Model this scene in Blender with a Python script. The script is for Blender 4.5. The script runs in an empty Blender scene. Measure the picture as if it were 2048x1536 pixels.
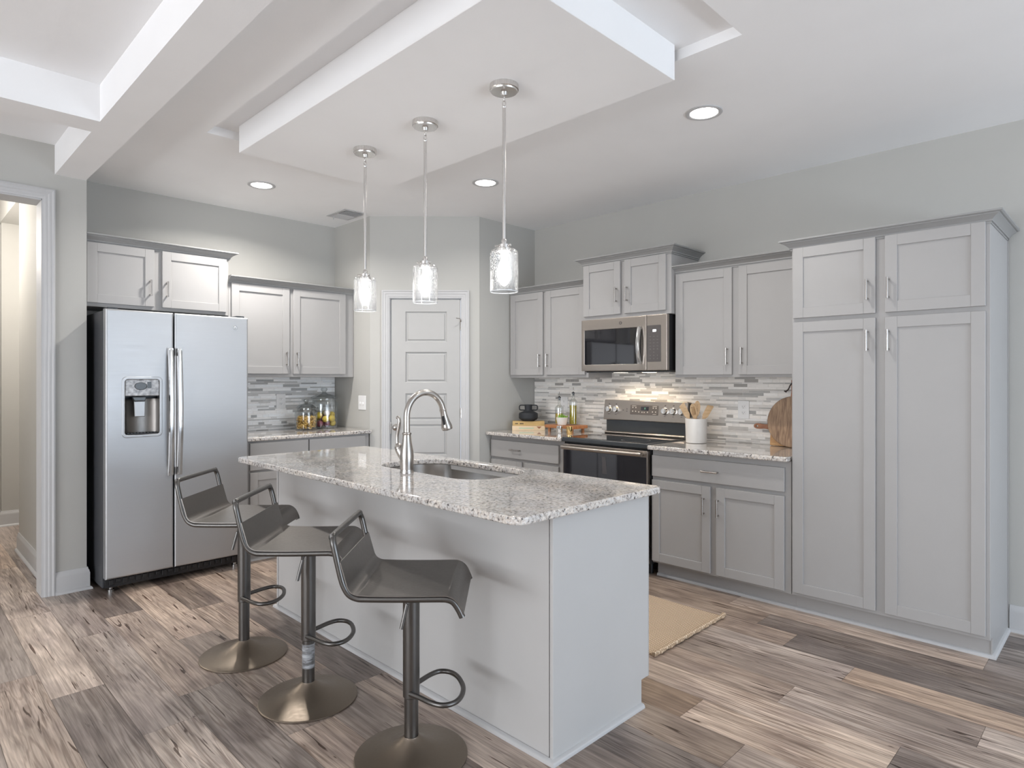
import bpy, bmesh, math, random
from mathutils import Vector, Matrix
R = math.radians
scene = bpy.context.scene
COL = scene.collection

# ------------------------------------------------------------------ camera, world, daylight, exposure
CAM_H = 1.365
cd = bpy.data.cameras.new('camera'); cam = bpy.data.objects.new('camera', cd); COL.objects.link(cam)
cam.location = (0, 0, CAM_H); cam.rotation_euler = (R(90), 0, R(-45.12))
cd.sensor_width = 36; cd.lens = 1260 / 2048 * 36; cd.shift_y = -9 / 2048; cd.clip_start = .02
scene.camera = cam
vs = scene.view_settings
vs.view_transform = 'Standard'; vs.look = 'None'; vs.gamma = 1; vs.use_curve_mapping = False
vs.exposure = 0.77
w = bpy.data.worlds.new('world'); scene.world = w; w.use_nodes = True
wn = w.node_tree.nodes; bg = wn['Background']
bg.inputs[0].default_value = (.80, .88, 1, 1); bg.inputs[1].default_value = 1.0

def area(name, loc, rot, sx, sy, power, col):
    l = bpy.data.lights.new(name, 'AREA'); l.shape = 'RECTANGLE'; l.size = sx; l.size_y = sy
    l.energy = power; l.color = col
    o = bpy.data.objects.new(name, l); COL.objects.link(o); o.location = loc; o.rotation_euler = rot
    return o
# daylight entering by the windows of the dining end and the living room (both behind the camera)
area('daylight_patio', (2.3, -4.10, 1.25), (R(90), 0, 0), 3.6, 2.2, 42, (.64, .81, 1))
area('patio_ceiling_fill', (2.3, -3.98, .55), (R(152), 0, 0), 3.6, .9, 58, (.88, .94, 1))  # added lamp low at the window, aimed up to brighten the ceiling
area('daylight_living', (-5.10, 1.2, 1.35), (R(90), 0, R(-90)), 5.0, 1.9, 92, (.95, .97, 1))
area('living_ceiling_fill', (-4.98, 1.2, .75), (R(152), 0, R(-90)), 5.0, .9, 68, (.97, .98, 1))  # added upward fill on the living side, lifts ceiling and coffers
for loc_, e_ in (((.1, 6.6, 2.5), 30), ((1.7, 6.9, 2.3), 16)):          # added fill lights without fixtures, brighten the hall and its niche
    l_ = bpy.data.lights.new('hall_fill', 'POINT'); l_.energy = e_; l_.color = (1, .93, .85); l_.shadow_soft_size = .15
    o_ = bpy.data.objects.new('hall_fill', l_); COL.objects.link(o_); o_.location = loc_

# ------------------------------------------------------------------ materials
def mat(name):
    m = bpy.data.materials.new(name); m.use_nodes = True
    nt = m.node_tree; return m, nt, nt.nodes['Principled BSDF']
def nd(nt, typ, **kw):
    n = nt.nodes.new(typ)
    for k, v in kw.items(): setattr(n, k, v)
    return n
def c4(c): return (c[0], c[1], c[2], 1)
def simple(name, col, rough=.5, metal=0, var=.04, scale=14, bump=.0, bscale=220, coat=0, stretch=None, spec=.5):
    """plain surface with a faint procedural variation of colour and a fine bump"""
    m, nt, p = mat(name); L = nt.links
    tc = nd(nt, 'ShaderNodeTexCoord'); mp = nd(nt, 'ShaderNodeMapping')
    if stretch: mp.inputs['Scale'].default_value = stretch
    L.new(tc.outputs['Object'], mp.inputs['Vector'])
    n = nd(nt, 'ShaderNodeTexNoise'); n.inputs['Scale'].default_value = scale; n.inputs['Detail'].default_value = 3
    L.new(mp.outputs[0], n.inputs['Vector'])
    r = nd(nt, 'ShaderNodeValToRGB')
    r.color_ramp.elements[0].position = .3; r.color_ramp.elements[1].position = .7
    r.color_ramp.elements[0].color = c4([max(0, x * (1 - var)) for x in col])
    r.color_ramp.elements[1].color = c4([min(1, x * (1 + var)) for x in col])
    L.new(n.outputs['Fac'], r.inputs[0]); L.new(r.outputs[0], p.inputs['Base Color'])
    p.inputs['Roughness'].default_value = rough; p.inputs['Metallic'].default_value = metal
    p.inputs['Coat Weight'].default_value = coat; p.inputs['Specular IOR Level'].default_value = spec
    if bump:
        b = nd(nt, 'ShaderNodeBump'); b.inputs['Strength'].default_value = bump; b.inputs['Distance'].default_value = .002
        n2 = nd(nt, 'ShaderNodeTexNoise'); n2.inputs['Scale'].default_value = bscale
        L.new(mp.outputs[0], n2.inputs['Vector']); L.new(n2.outputs['Fac'], b.inputs['Height'])
        L.new(b.outputs[0], p.inputs['Normal'])
    return m
def glow(name, col, strength):
    m, nt, p = mat(name)
    n = nd(nt, 'ShaderNodeTexNoise'); n.inputs['Scale'].default_value = 3
    p.inputs['Base Color'].default_value = c4(col)
    p.inputs['Emission Color'].default_value = c4(col); p.inputs['Emission Strength'].default_value = strength
    return m
def thin_glass(name, tint=(.97, .98, .98), gloss=.10, seed=False, rough=.02, top=.85):
    m = bpy.data.materials.new(name); m.use_nodes = True; nt = m.node_tree; L = nt.links; nt.nodes.clear()
    out = nd(nt, 'ShaderNodeOutputMaterial'); mix = nd(nt, 'ShaderNodeMixShader')
    tr = nd(nt, 'ShaderNodeBsdfTransparent'); tr.inputs[0].default_value = c4(tint)
    gl = nd(nt, 'ShaderNodeBsdfGlossy'); gl.inputs['Roughness'].default_value = rough
    lw = nd(nt, 'ShaderNodeLayerWeight'); lw.inputs['Blend'].default_value = .25
    mr = nd(nt, 'ShaderNodeMapRange'); mr.inputs['To Min'].default_value = gloss; mr.inputs['To Max'].default_value = top
    L.new(lw.outputs['Facing'], mr.inputs['Value']); L.new(mr.outputs[0], mix.inputs[0])
    L.new(tr.outputs[0], mix.inputs[1]); L.new(gl.outputs[0], mix.inputs[2])
    if seed:     # bubbles in seeded glass scatter the bulb's light
        tc = nd(nt, 'ShaderNodeTexCoord')
        v = nd(nt, 'ShaderNodeTexVoronoi'); v.inputs['Scale'].default_value = 190
        L.new(tc.outputs['Object'], v.inputs['Vector'])
        rp = nd(nt, 'ShaderNodeValToRGB'); rp.color_ramp.elements[0].position = .14; rp.color_ramp.elements[1].position = .30
        rp.color_ramp.elements[0].color = (.42, .42, .42, 1); rp.color_ramp.elements[1].color = (.008, .008, .008, 1)
        L.new(v.outputs['Distance'], rp.inputs[0])
        tl = nd(nt, 'ShaderNodeBsdfTranslucent'); tl.inputs[0].default_value = (.95, .97, 1, 1)
        m2 = nd(nt, 'ShaderNodeMixShader'); L.new(rp.outputs[0], m2.inputs[0])
        L.new(mix.outputs[0], m2.inputs[1]); L.new(tl.outputs[0], m2.inputs[2]); L.new(m2.outputs[0], out.inputs[0])
    else:
        L.new(mix.outputs[0], out.inputs[0])
    return m
def wood_plain(name, dark, light, scale=(2, 2, 26), rough=.45):
    m, nt, p = mat(name); L = nt.links
    tc = nd(nt, 'ShaderNodeTexCoord'); mp = nd(nt, 'ShaderNodeMapping'); mp.inputs['Scale'].default_value = scale
    L.new(tc.outputs['Object'], mp.inputs['Vector'])
    n = nd(nt, 'ShaderNodeTexNoise'); n.inputs['Scale'].default_value = 3; n.inputs['Detail'].default_value = 6; n.inputs['Distortion'].default_value = .6
    L.new(mp.outputs[0], n.inputs['Vector'])
    r = nd(nt, 'ShaderNodeValToRGB'); r.color_ramp.elements[0].position = .32; r.color_ramp.elements[1].position = .68
    r.color_ramp.elements[0].color = c4(dark); r.color_ramp.elements[1].color = c4(light)
    L.new(n.outputs['Fac'], r.inputs[0]); L.new(r.outputs[0], p.inputs['Base Color']); p.inputs['Roughness'].default_value = rough
    return m
def steel(name, col, rough, stretch, aniso=.0):
    """brushed metal: the brushing is a stretched noise in roughness and bump"""
    m, nt, p = mat(name); L = nt.links
    tc = nd(nt, 'ShaderNodeTexCoord'); mp = nd(nt, 'ShaderNodeMapping'); mp.inputs['Scale'].default_value = stretch
    L.new(tc.outputs['Object'], mp.inputs['Vector'])
    n = nd(nt, 'ShaderNodeTexNoise'); n.inputs['Scale'].default_value = 10; n.inputs['Detail'].default_value = 4
    L.new(mp.outputs[0], n.inputs['Vector'])
    mr = nd(nt, 'ShaderNodeMapRange'); mr.inputs['To Min'].default_value = rough * .85; mr.inputs['To Max'].default_value = rough * 1.2
    L.new(n.outputs['Fac'], mr.inputs['Value']); L.new(mr.outputs[0], p.inputs['Roughness'])
    b = nd(nt, 'ShaderNodeBump'); b.inputs['Strength'].default_value = .04; b.inputs['Distance'].default_value = .0006
    L.new(n.outputs['Fac'], b.inputs['Height']); L.new(b.outputs[0], p.inputs['Normal'])
    p.inputs['Base Color'].default_value = c4(col); p.inputs['Metallic'].default_value = 1
    return m

M = {}
M['ceil'] = simple('ceiling_paint', (.90, .90, .905), .85, var=.012, scale=3, bump=.12, bscale=160)
M['wall'] = simple('wall_paint', (.475, .47, .447), .75, var=.012, scale=3, bump=.08, bscale=180)
M['trim'] = simple('trim_paint', (.53, .53, .535), .5, spec=.35, var=.01)
M['door'] = simple('door_paint', (.465, .463, .457), .55, spec=.3, var=.01)
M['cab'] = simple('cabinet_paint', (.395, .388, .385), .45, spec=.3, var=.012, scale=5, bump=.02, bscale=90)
M['island'] = simple('lightened_cabinet_paint', (.52, .515, .51), .45, spec=.3, var=.012, scale=5, bump=.02, bscale=90)  # cabinet grey lightened to make up for weak light at the island
M['crown'] = simple('shaded_crown_paint', (.31, .31, .308), .45, var=.012, scale=5)  # cabinet grey with the down-facing cove's shade put into the colour
M['nickel'] = steel('brushed_nickel', (.50, .475, .45), .24, (60, 60, 3))
M['nickel2'] = steel('satin_nickel', (.70, .68, .66), .26, (60, 60, 3))
M['steel'] = steel('stainless_steel', (.515, .525, .54), .48, (1, 1, 40))
M['steelv'] = steel('stainless_steel_polished', (.68, .68, .68), .16, (30, 30, 1))
M['slate'] = steel('warm_stainless', (.43, .385, .345), .30, (2, 40, 40))
M['sink'] = steel('sink_steel', (.62, .60, .58), .22, (3, 50, 3))
M['gun'] = steel('gunmetal', (.235, .222, .21), .38, (8, 8, 8))
M['gundark'] = steel('dark_gunmetal', (.145, .14, .135), .34, (8, 8, 8))
M['bronze'] = steel('gunmetal_base', (.28, .235, .19), .42, (8, 8, 8))
M['black'] = simple('black_plastic', (.012, .012, .014), .4)
M['blackglass'] = simple('black_glass', (.012, .012, .015), .04, var=.01, coat=.5)
M['ovenglass'] = simple('oven_glass', (.02, .02, .025), .05, var=.01, coat=.5)
M['fridgeside'] = simple('dark_grey_case', (.055, .058, .065), .45, bump=.1)
M['charcoal'] = simple('charcoal_enamel', (.045, .05, .055), .22)
M['panelgrey'] = simple('control_panel_grey', (.10, .09, .088), .3)
M['mark'] = simple('printed_mark', (.55, .53, .51), .5)
M['sheet'] = simple('grey_sheet', (.10, .095, .10), .6)
M['mark2'] = simple('faint_print', (.20, .185, .18), .5)
M['filmpanel'] = simple('filmed_panel', (.38, .38, .39), .22, var=.55, scale=45, bump=.5, bscale=60)
M['white'] = simple('white_plastic', (.82, .82, .82), .3, var=.005)
M['slot'] = simple('outlet_slot', (.05, .05, .05), .6)
def film_mat():
    m, nt, p = mat('wrinkled_plastic_film'); L = nt.links
    tc = nd(nt, 'ShaderNodeTexCoord'); mp = nd(nt, 'ShaderNodeMapping'); mp.inputs['Scale'].default_value = (14, 14, 60)
    n = nd(nt, 'ShaderNodeTexNoise'); n.inputs['Scale'].default_value = 1.4; n.inputs['Detail'].default_value = 3
    L.new(tc.outputs['Object'], mp.inputs[0]); L.new(mp.outputs[0], n.inputs['Vector'])
    r = nd(nt, 'ShaderNodeMapRange'); r.inputs['From Min'].default_value = .35; r.inputs['From Max'].default_value = .7; r.inputs['To Min'].default_value = .15; r.inputs['To Max'].default_value = .85
    L.new(n.outputs['Fac'], r.inputs['Value']); L.new(r.outputs[0], p.inputs['Alpha'])
    p.inputs['Base Color'].default_value = (.55, .57, .60, 1); p.inputs['Roughness'].default_value = .22
    return m
M['film'] = film_mat()
M['glass'] = thin_glass('clear_glass', (.965, .972, .97), .04, top=.45)
M['lidglass'] = thin_glass('lid_glass', (.78, .80, .80), .10, top=.6)
M['shade'] = thin_glass('seeded_glass', (.98, .985, .99), .05, seed=True)
def rim_mat():  # near-white colour stands in for lamp light carried to the glass edge
    m, nt, p = mat('bright_glass_edge'); n = nd(nt, 'ShaderNodeTexNoise'); n.inputs['Scale'].default_value = 60
    p.inputs['Base Color'].default_value = (.9, .92, .95, 1); p.inputs['Roughness'].default_value = .3; p.inputs['Transmission Weight'].default_value = .3
    return m
M['rim'] = rim_mat()
M['bulb'] = glow('lit_bulb', (1, .96, .90), 14)
M['downlight'] = glow('lit_diffuser', (1, .97, .92), 9)
M['lamp'] = glow('hood_lamp', (1, .85, .65), 8)
M['digits'] = glow('clock_digits', (.15, .45, .28), .22)
M['display'] = glow('lit_display', (.95, .97, 1), 1.1)
M['oil'] = simple('olive_oil', (.36, .30, .012), .1, var=.1, coat=.6)
M['oil2'] = simple('golden_oil', (.50, .36, .03), .1, var=.1, coat=.6)
M['ceramic'] = simple('white_ceramic', (.76, .74, .71), .35, var=.05, scale=9, bump=.25, bscale=30)
M['matteblack'] = simple('matte_black_ceramic', (.018, .02, .024), .62)
M['leaf'] = simple('succulent_leaf', (.22, .42, .05), .45, var=.3, scale=60)
M['lemon'] = simple('lemon_rind', (.66, .49, .05), .42, var=.18, scale=18, bump=.3, bscale=350)
M['onion'] = simple('red_onion_skin', (.22, .06, .09), .35, var=.3, scale=20)
M['garlic'] = simple('garlic_skin', (.75, .68, .66), .5, var=.1, scale=20)
M['pasta'] = simple('dry_pasta', (.66, .43, .12), .5, var=.2, scale=40)
M['page'] = simple('paper_pages', (.72, .62, .46), .8, var=.08, stretch=(1, 1, 60))
M['spine1'] = wood_plain('book_cover_ochre', (.52, .34, .13), (.63, .43, .18), (4, 4, 4))
M['spine2'] = wood_plain('book_cover_cream', (.74, .56, .36), (.82, .66, .46), (3, 3, 8))
M['ink'] = simple('ink', (.05, .04, .03), .7)
M['green'] = simple('pale_green_print', (.50, .62, .45), .7)
M['spoon'] = wood_plain('light_wood', (.56, .37, .20), (.70, .50, .30), (6, 6, 30))
M['board'] = wood_plain('acacia_wood', (.17, .095, .055), (.40, .26, .155), (24, 24, 1.2))
M['board2'] = wood_plain('light_board_wood', (.42, .21, .08), (.60, .36, .16), (2, 2, 14))
M['redwood'] = wood_plain('red_handle_wood', (.26, .10, .05), (.40, .18, .09), (4, 4, 14))
M['tray'] = wood_plain('cherry_tray_wood', (.34, .13, .05), (.48, .21, .09), (14, 3, 3))
M['brass'] = steel('brass', (.80, .56, .25), .16, (40, 40, 2))
M['silver'] = steel('silver', (.80, .79, .77), .14, (40, 40, 2))
M['leather'] = simple('dark_leather', (.05, .035, .03), .7)
M['rubber'] = simple('dark_rubber', (.03, .03, .03), .7)

def granite():
    m, nt, p = mat('speckled_granite'); L = nt.links
    tc = nd(nt, 'ShaderNodeTexCoord')
    big = nd(nt, 'ShaderNodeTexNoise'); big.inputs['Scale'].default_value = 9; big.inputs['Detail'].default_value = 4
    fine = nd(nt, 'ShaderNodeTexNoise'); fine.inputs['Scale'].default_value = 75; fine.inputs['Detail'].default_value = 5; fine.inputs['Roughness'].default_value = .65
    vor = nd(nt, 'ShaderNodeTexVoronoi'); vor.inputs['Scale'].default_value = 150
    for n in (big, fine, vor): L.new(tc.outputs['Object'], n.inputs['Vector'])
    r = nd(nt, 'ShaderNodeValToRGB'); e = r.color_ramp.elements
    e[0].position = .335; e[0].color = (.035, .035, .04, 1); e[1].position = .60; e[1].color = (.80, .78, .75, 1)
    a = r.color_ramp.elements.new(.39); a.color = (.19, .175, .165, 1)
    a = r.color_ramp.elements.new(.43); a.color = (.46, .43, .405, 1)
    a = r.color_ramp.elements.new(.51); a.color = (.62, .595, .565, 1)
    L.new(fine.outputs['Fac'], r.inputs[0])
    r2 = nd(nt, 'ShaderNodeValToRGB'); e = r2.color_ramp.elements
    e[0].position = .35; e[0].color = (.80, .80, .82, 1); e[1].position = .7; e[1].color = (1.1, 1.04, .98, 1)
    L.new(big.outputs['Fac'], r2.inputs[0])
    mx = nd(nt, 'ShaderNodeMix', data_type='RGBA', blend_type='MULTIPLY'); mx.inputs[0].default_value = 1
    L.new(r.outputs[0], mx.inputs[6]); L.new(r2.outputs[0], mx.inputs[7])
    r3 = nd(nt, 'ShaderNodeValToRGB'); e = r3.color_ramp.elements
    e[0].position = .78; e[0].color = (0, 0, 0, 1); e[1].position = .86; e[1].color = (.8, .8, .8, 1)
    sep = nd(nt, 'ShaderNodeSeparateColor'); L.new(vor.outputs['Color'], sep.inputs[0]); L.new(sep.outputs[0], r3.inputs[0])
    m2 = nd(nt, 'ShaderNodeMix', data_type='RGBA'); L.new(r3.outputs[0], m2.inputs[0])
    L.new(mx.outputs[2], m2.inputs[6]); m2.inputs[7].default_value = (.66, .65, .64, 1)
    L.new(m2.outputs[2], p.inputs['Base Color'])
    p.inputs['Roughness'].default_value = .07; p.inputs['Coat Weight'].default_value = .6; p.inputs['Coat Roughness'].default_value = .03
    return m
M['granite'] = granite()

def floor_mat():
    m, nt, p = mat('rustic_plank_floor'); L = nt.links
    at = nd(nt, 'ShaderNodeAttribute', attribute_name='plank'); sp = nd(nt, 'ShaderNodeSeparateColor'); L.new(at.outputs['Color'], sp.inputs[0])
    tc = nd(nt, 'ShaderNodeTexCoord'); sx = nd(nt, 'ShaderNodeSeparateXYZ'); L.new(tc.outputs['Object'], sx.inputs[0])
    def math_(op, a, b):
        n = nd(nt, 'ShaderNodeMath', operation=op); n.inputs[2].default_value = .5
        for i, v in ((0, a), (1, b)):
            if isinstance(v, (int, float)): n.inputs[i].default_value = v
            else: L.new(v, n.inputs[i])
        return n.outputs[0]
    seed = math_('MULTIPLY', sp.outputs[2], 53.0)
    def grain(xs, ys, scale, detail, dist):
        cb = nd(nt, 'ShaderNodeCombineXYZ')
        L.new(math_('MULTIPLY', sx.outputs[0], xs), cb.inputs[0]); L.new(math_('MULTIPLY', sx.outputs[1], ys), cb.inputs[1]); L.new(seed, cb.inputs[2])
        n = nd(nt, 'ShaderNodeTexNoise'); n.inputs['Scale'].default_value = scale; n.inputs['Detail'].default_value = detail
        n.inputs['Distortion'].default_value = dist; L.new(cb.outputs[0], n.inputs['Vector']); return n.outputs['Fac']
    g1 = grain(9, .9, 2.2, 6, 1.2)       # broad cathedral grain
    g2 = grain(60, 2.2, 2.0, 4, .3)      # fine fibres
    g3 = grain(22, 1.3, 1.6, 3, 1.6)     # dark cracks and knots
    g4 = grain(3, 2.0, 1.5, 2, .5)       # cloudy patches
    tone = nd(nt, 'ShaderNodeMix', data_type='RGBA'); L.new(sp.outputs[0], tone.inputs[0])
    tone.inputs[6].default_value = (.150, .130, .122, 1); tone.inputs[7].default_value = (.69, .605, .545, 1)
    warm = nd(nt, 'ShaderNodeMix', data_type='RGBA', blend_type='MULTIPLY'); L.new(sp.outputs[1], warm.inputs[0])
    L.new(tone.outputs[2], warm.inputs[6]); warm.inputs[7].default_value = (1.04, .84, .64, 1)
    def ramp(fac, lo, hi, p0, p1):
        r = nd(nt, 'ShaderNodeValToRGB'); e = r.color_ramp.elements
        e[0].position = p0; e[1].position = p1; e[0].color = lo; e[1].color = hi; L.new(fac, r.inputs[0]); return r.outputs[0]
    def mul(a, b):
        n = nd(nt, 'ShaderNodeMix', data_type='RGBA', blend_type='MULTIPLY'); n.inputs[0].default_value = 1
        L.new(a, n.inputs[6]); L.new(b, n.inputs[7]); return n.outputs[2]
    g5 = grain(150, 4.0, 1.0, 3, .1)     # hairline pores
    g6 = grain(11, .55, 1.0, 3, .8)      # field whose contours are the growth rings
    rings = math_('SINE', math_('MULTIPLY', g6, 95.0), 0)
    rmask = ramp(grain(4, .7, 1.3, 1, .2), (0, 0, 0, 1), (1, 1, 1, 1), .42, .62)
    rr_ = nd(nt, 'ShaderNodeMix', data_type='RGBA'); L.new(rmask, rr_.inputs[0]); rr_.inputs[6].default_value = (1, 1, 1, 1)
    L.new(ramp(math_('MULTIPLY_ADD', rings, .5), (.70, .66, .63, 1), (1.05, 1.05, 1.04, 1), .05, .55), rr_.inputs[7])
    c = mul(warm.outputs[2], ramp(g1, (.70, .68, .67, 1), (1.16, 1.15, 1.14, 1), .36, .62))
    c = mul(c, ramp(g2, (.84, .83, .82, 1), (1.1, 1.1, 1.1, 1), .35, .65))
    c = mul(c, ramp(g4, (.78, .76, .77, 1), (1.12, 1.12, 1.1, 1), .3, .7))
    c = mul(c, rr_.outputs[2])
    c = mul(c, ramp(g5, (.80, .78, .77, 1), (1.06, 1.06, 1.06, 1), .36, .52))
    c = mul(c, ramp(g3, (.22, .17, .145, 1), (1, 1, 1, 1), .315, .355))
    L.new(c, p.inputs['Base Color']); p.inputs['Roughness'].default_value = .36; p.inputs['Specular IOR Level'].default_value = .45
    b = nd(nt, 'ShaderNodeBump'); b.inputs['Strength'].default_value = .10; b.inputs['Distance'].default_value = .002
    L.new(g2, b.inputs['Height']); L.new(b.outputs[0], p.inputs['Normal'])
    return m
M['floor'] = floor_mat()

def tile_mat():
    m, nt, p = mat('mosaic_tile'); L = nt.links
    at = nd(nt, 'ShaderNodeAttribute', attribute_name='plank')
    tc = nd(nt, 'ShaderNodeTexCoord'); n = nd(nt, 'ShaderNodeTexNoise'); n.inputs['Scale'].default_value = 30
    mp = nd(nt, 'ShaderNodeMapping'); mp.inputs['Scale'].default_value = (1, 1, 5)
    L.new(tc.outputs['Object'], mp.inputs[0]); L.new(mp.outputs[0], n.inputs['Vector'])
    r = nd(nt, 'ShaderNodeValToRGB'); r.color_ramp.elements[0].color = (.86, .86, .86, 1); r.color_ramp.elements[1].color = (1.1, 1.1, 1.1, 1)
    L.new(n.outputs['Fac'], r.inputs[0])
    x = nd(nt, 'ShaderNodeMix', data_type='RGBA', blend_type='MULTIPLY'); x.inputs[0].default_value = 1
    L.new(at.outputs['Color'], x.inputs[6]); L.new(r.outputs[0], x.inputs[7]); L.new(x.outputs[2], p.inputs['Base Color'])
    p.inputs['Roughness'].default_value = .12
    return m
M['tile'] = tile_mat()
M['grout'] = simple('pale_grout', (.76, .74, .71), .8)

def rug_mat():
    m, nt, p = mat('woven_jute'); L = nt.links
    tc = nd(nt, 'ShaderNodeTexCoord'); w1 = nd(nt, 'ShaderNodeTexWave', wave_type='BANDS', bands_direction='Y'); w1.inputs['Scale'].default_value = 26
    w2 = nd(nt, 'ShaderNodeTexWave', wave_type='BANDS', bands_direction='X'); w2.inputs['Scale'].default_value = 20
    for q in (w1, w2): q.inputs['Distortion'].default_value = 1.2; L.new(tc.outputs['Object'], q.inputs['Vector'])
    x = nd(nt, 'ShaderNodeMath', operation='MULTIPLY'); L.new(w1.outputs['Fac'], x.inputs[0]); L.new(w2.outputs['Fac'], x.inputs[1])
    r = nd(nt, 'ShaderNodeValToRGB'); r.color_ramp.elements[0].color = (.40, .28, .18, 1); r.color_ramp.elements[1].color = (.80, .64, .47, 1)
    r.color_ramp.elements[1].position = .55
    L.new(x.outputs[0], r.inputs[0]); L.new(r.outputs[0], p.inputs['Base Color']); p.inputs['Roughness'].default_value = .95
    b = nd(nt, 'ShaderNodeBump'); b.inputs['Strength'].default_value = .6; b.inputs['Distance'].default_value = .004
    L.new(x.outputs[0], b.inputs['Height']); L.new(b.outputs[0], p.inputs['Normal'])
    return m
M['rug'] = rug_mat()

# ------------------------------------------------------------------ mesh helpers
def root_loc(p):
    v = Vector((0, 0, 0))
    while p is not None: v += p.location; p = p.parent
    return v
def obj(name, bm, m, parent=None, smooth=None, recalc=True):
    """link ONE mesh object; coordinates are given in the world frame"""
    if recalc: bmesh.ops.recalc_face_normals(bm, faces=bm.faces[:])
    o_ = root_loc(parent)
    if o_.length > 0: bmesh.ops.translate(bm, vec=-o_, verts=bm.verts[:])
    me = bpy.data.meshes.new(name); bm.to_mesh(me); bm.free()
    for x in (m if isinstance(m, (list, tuple)) else [m]): me.materials.append(x)
    if smooth is not None:
        for p in me.polygons: p.use_smooth = True
        me.set_sharp_from_angle(angle=R(smooth))
    o = bpy.data.objects.new(name, me); COL.objects.link(o)
    if smooth is not None and smooth <= 50:
        wm = o.modifiers.new('weighted_normals', 'WEIGHTED_NORMAL'); wm.keep_sharp = True; wm.weight = 50
    if parent is not None: o.parent = parent
    return o
def thing(name, label, cat, loc=(0, 0, 0), rotz=0, group=None):
    o = bpy.data.objects.new(name, None); COL.objects.link(o); o.empty_display_size = .05
    o.location = loc; o.rotation_euler = (0, 0, rotz); tag(o, label, cat, group); return o
def tag(o, label, cat, group=None):
    o['label'] = label; o['category'] = cat
    if group: o['group'] = group
    return o
def struct(name, bm, m, parent=None, smooth=None):
    o = obj(name, bm, m, parent, smooth)
    if parent is None: o['kind'] = 'structure'
    return o
def dup(root, loc, label, group=None):
    r = root.copy(); COL.objects.link(r); r.location = loc; r['label'] = label
    if group: r['group'] = group
    for ch in list(root.children):
        c = ch.copy(); COL.objects.link(c); c.parent = r
        for g in ch.children:
            d = g.copy(); COL.objects.link(d); d.parent = c
    return r
def NB(): return bmesh.new()
def merge(bm, t, mx=None, mi=0):
    if mx is not None: bmesh.ops.transform(t, matrix=mx, verts=t.verts[:])
    vm = {v: bm.verts.new(v.co) for v in t.verts}
    for f in t.faces:
        try:
            nf = bm.faces.new([vm[v] for v in f.verts]); nf.material_index = f.material_index or mi; nf.smooth = f.smooth
        except ValueError: pass
    t.free()
def box(bm, x0, x1, y0, y1, z0, z1, bev=0, seg=1, mx=None, mi=0):
    t = NB(); bmesh.ops.create_cube(t, size=1)
    for v in t.verts: v.co = Vector(((x0 + x1) / 2 + v.co.x * (x1 - x0), (y0 + y1) / 2 + v.co.y * (y1 - y0), (z0 + z1) / 2 + v.co.z * (z1 - z0)))
    if bev: bmesh.ops.bevel(t, geom=t.edges[:], offset=bev, segments=seg, affect='EDGES', profile=.5)
    merge(bm, t, mx, mi); return bm
def lathe(bm, prof, seg=32, c=(0, 0, 0), mx=None, mi=0, cap0=True, cap1=True):
    t = NB(); rings = []
    for r, z in prof:
        if r < 1e-6: rings.append([t.verts.new((c[0], c[1], c[2] + z))])
        else: rings.append([t.verts.new((c[0] + r * math.cos(2 * math.pi * i / seg), c[1] + r * math.sin(2 * math.pi * i / seg), c[2] + z)) for i in range(seg)])
    for a, b in zip(rings, rings[1:]):
        for i in range(seg):
            j = (i + 1) % seg
            if len(a) == 1 and len(b) == 1: continue
            if len(a) == 1: t.faces.new((a[0], b[j], b[i]))
            elif len(b) == 1: t.faces.new((a[i], a[j], b[0]))
            else: t.faces.new((a[i], a[j], b[j], b[i]))
    if cap0 and len(rings[0]) > 1: t.faces.new(rings[0][::-1])
    if cap1 and len(rings[-1]) > 1: t.faces.new(rings[-1])
    merge(bm, t, mx, mi); return bm
def cyl(bm, p0, p1, r0, r1=None, seg=16, mi=0):
    p0 = Vector(p0); p1 = Vector(p1); d = p1 - p0
    q = d.to_track_quat('Z', 'Y').to_matrix().to_4x4(); q.translation = p0
    return lathe(bm, [(r0, 0), (r0 if r1 is None else r1, d.length)], seg, mx=q, mi=mi)
def tube(bm, pts, r, seg=10, closed=False, mi=0, rad=None):
    """round tube along a polyline with parallel-transported rings"""
    P = [Vector(p) for p in pts]; n = len(P); t = NB(); rings = []
    def tan(i):
        if closed: return (P[(i + 1) % n] - P[i - 1]).normalized()
        return (P[min(i + 1, n - 1)] - P[max(i - 1, 0)]).normalized()
    d = tan(0); u = d.orthogonal().normalized()
    for i in range(n):
        e = tan(i); u = (u - e * u.dot(e)); u = u.normalized() if u.length > 1e-6 else e.orthogonal().normalized(); v = e.cross(u)
        rr = rad[i] if rad else r
        rings.append([t.verts.new(P[i] + (u * math.cos(2 * math.pi * k / seg) + v * math.sin(2 * math.pi * k / seg)) * rr) for k in range(seg)])
    for a, b in list(zip(rings, rings[1:])) + ([(rings[-1], rings[0])] if closed else []):
        for k in range(seg): t.faces.new((a[k], a[(k + 1) % seg], b[(k + 1) % seg], b[k]))
    if not closed: t.faces.new(rings[0][::-1]); t.faces.new(rings[-1])
    merge(bm, t, None, mi); return bm
def smooth_path(pts, n=6, closed=False):
    P = [Vector(p) for p in pts]; out = []; N = len(P)
    rng = range(N if closed else N - 1)
    for i in rng:
        p0 = P[i - 1] if (closed or i > 0) else P[0]; p1 = P[i]; p2 = P[(i + 1) % N]; p3 = P[(i + 2) % N] if (closed or i + 2 < N) else P[-1]
        for k in range(n):
            s = k / n
            out.append(.5 * ((2 * p1) + (p2 - p0) * s + (2 * p0 - 5 * p1 + 4 * p2 - p3) * s * s + (3 * p1 - p0 - 3 * p2 + p3) * s ** 3))
    if not closed: out.append(P[-1])
    return out
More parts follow.
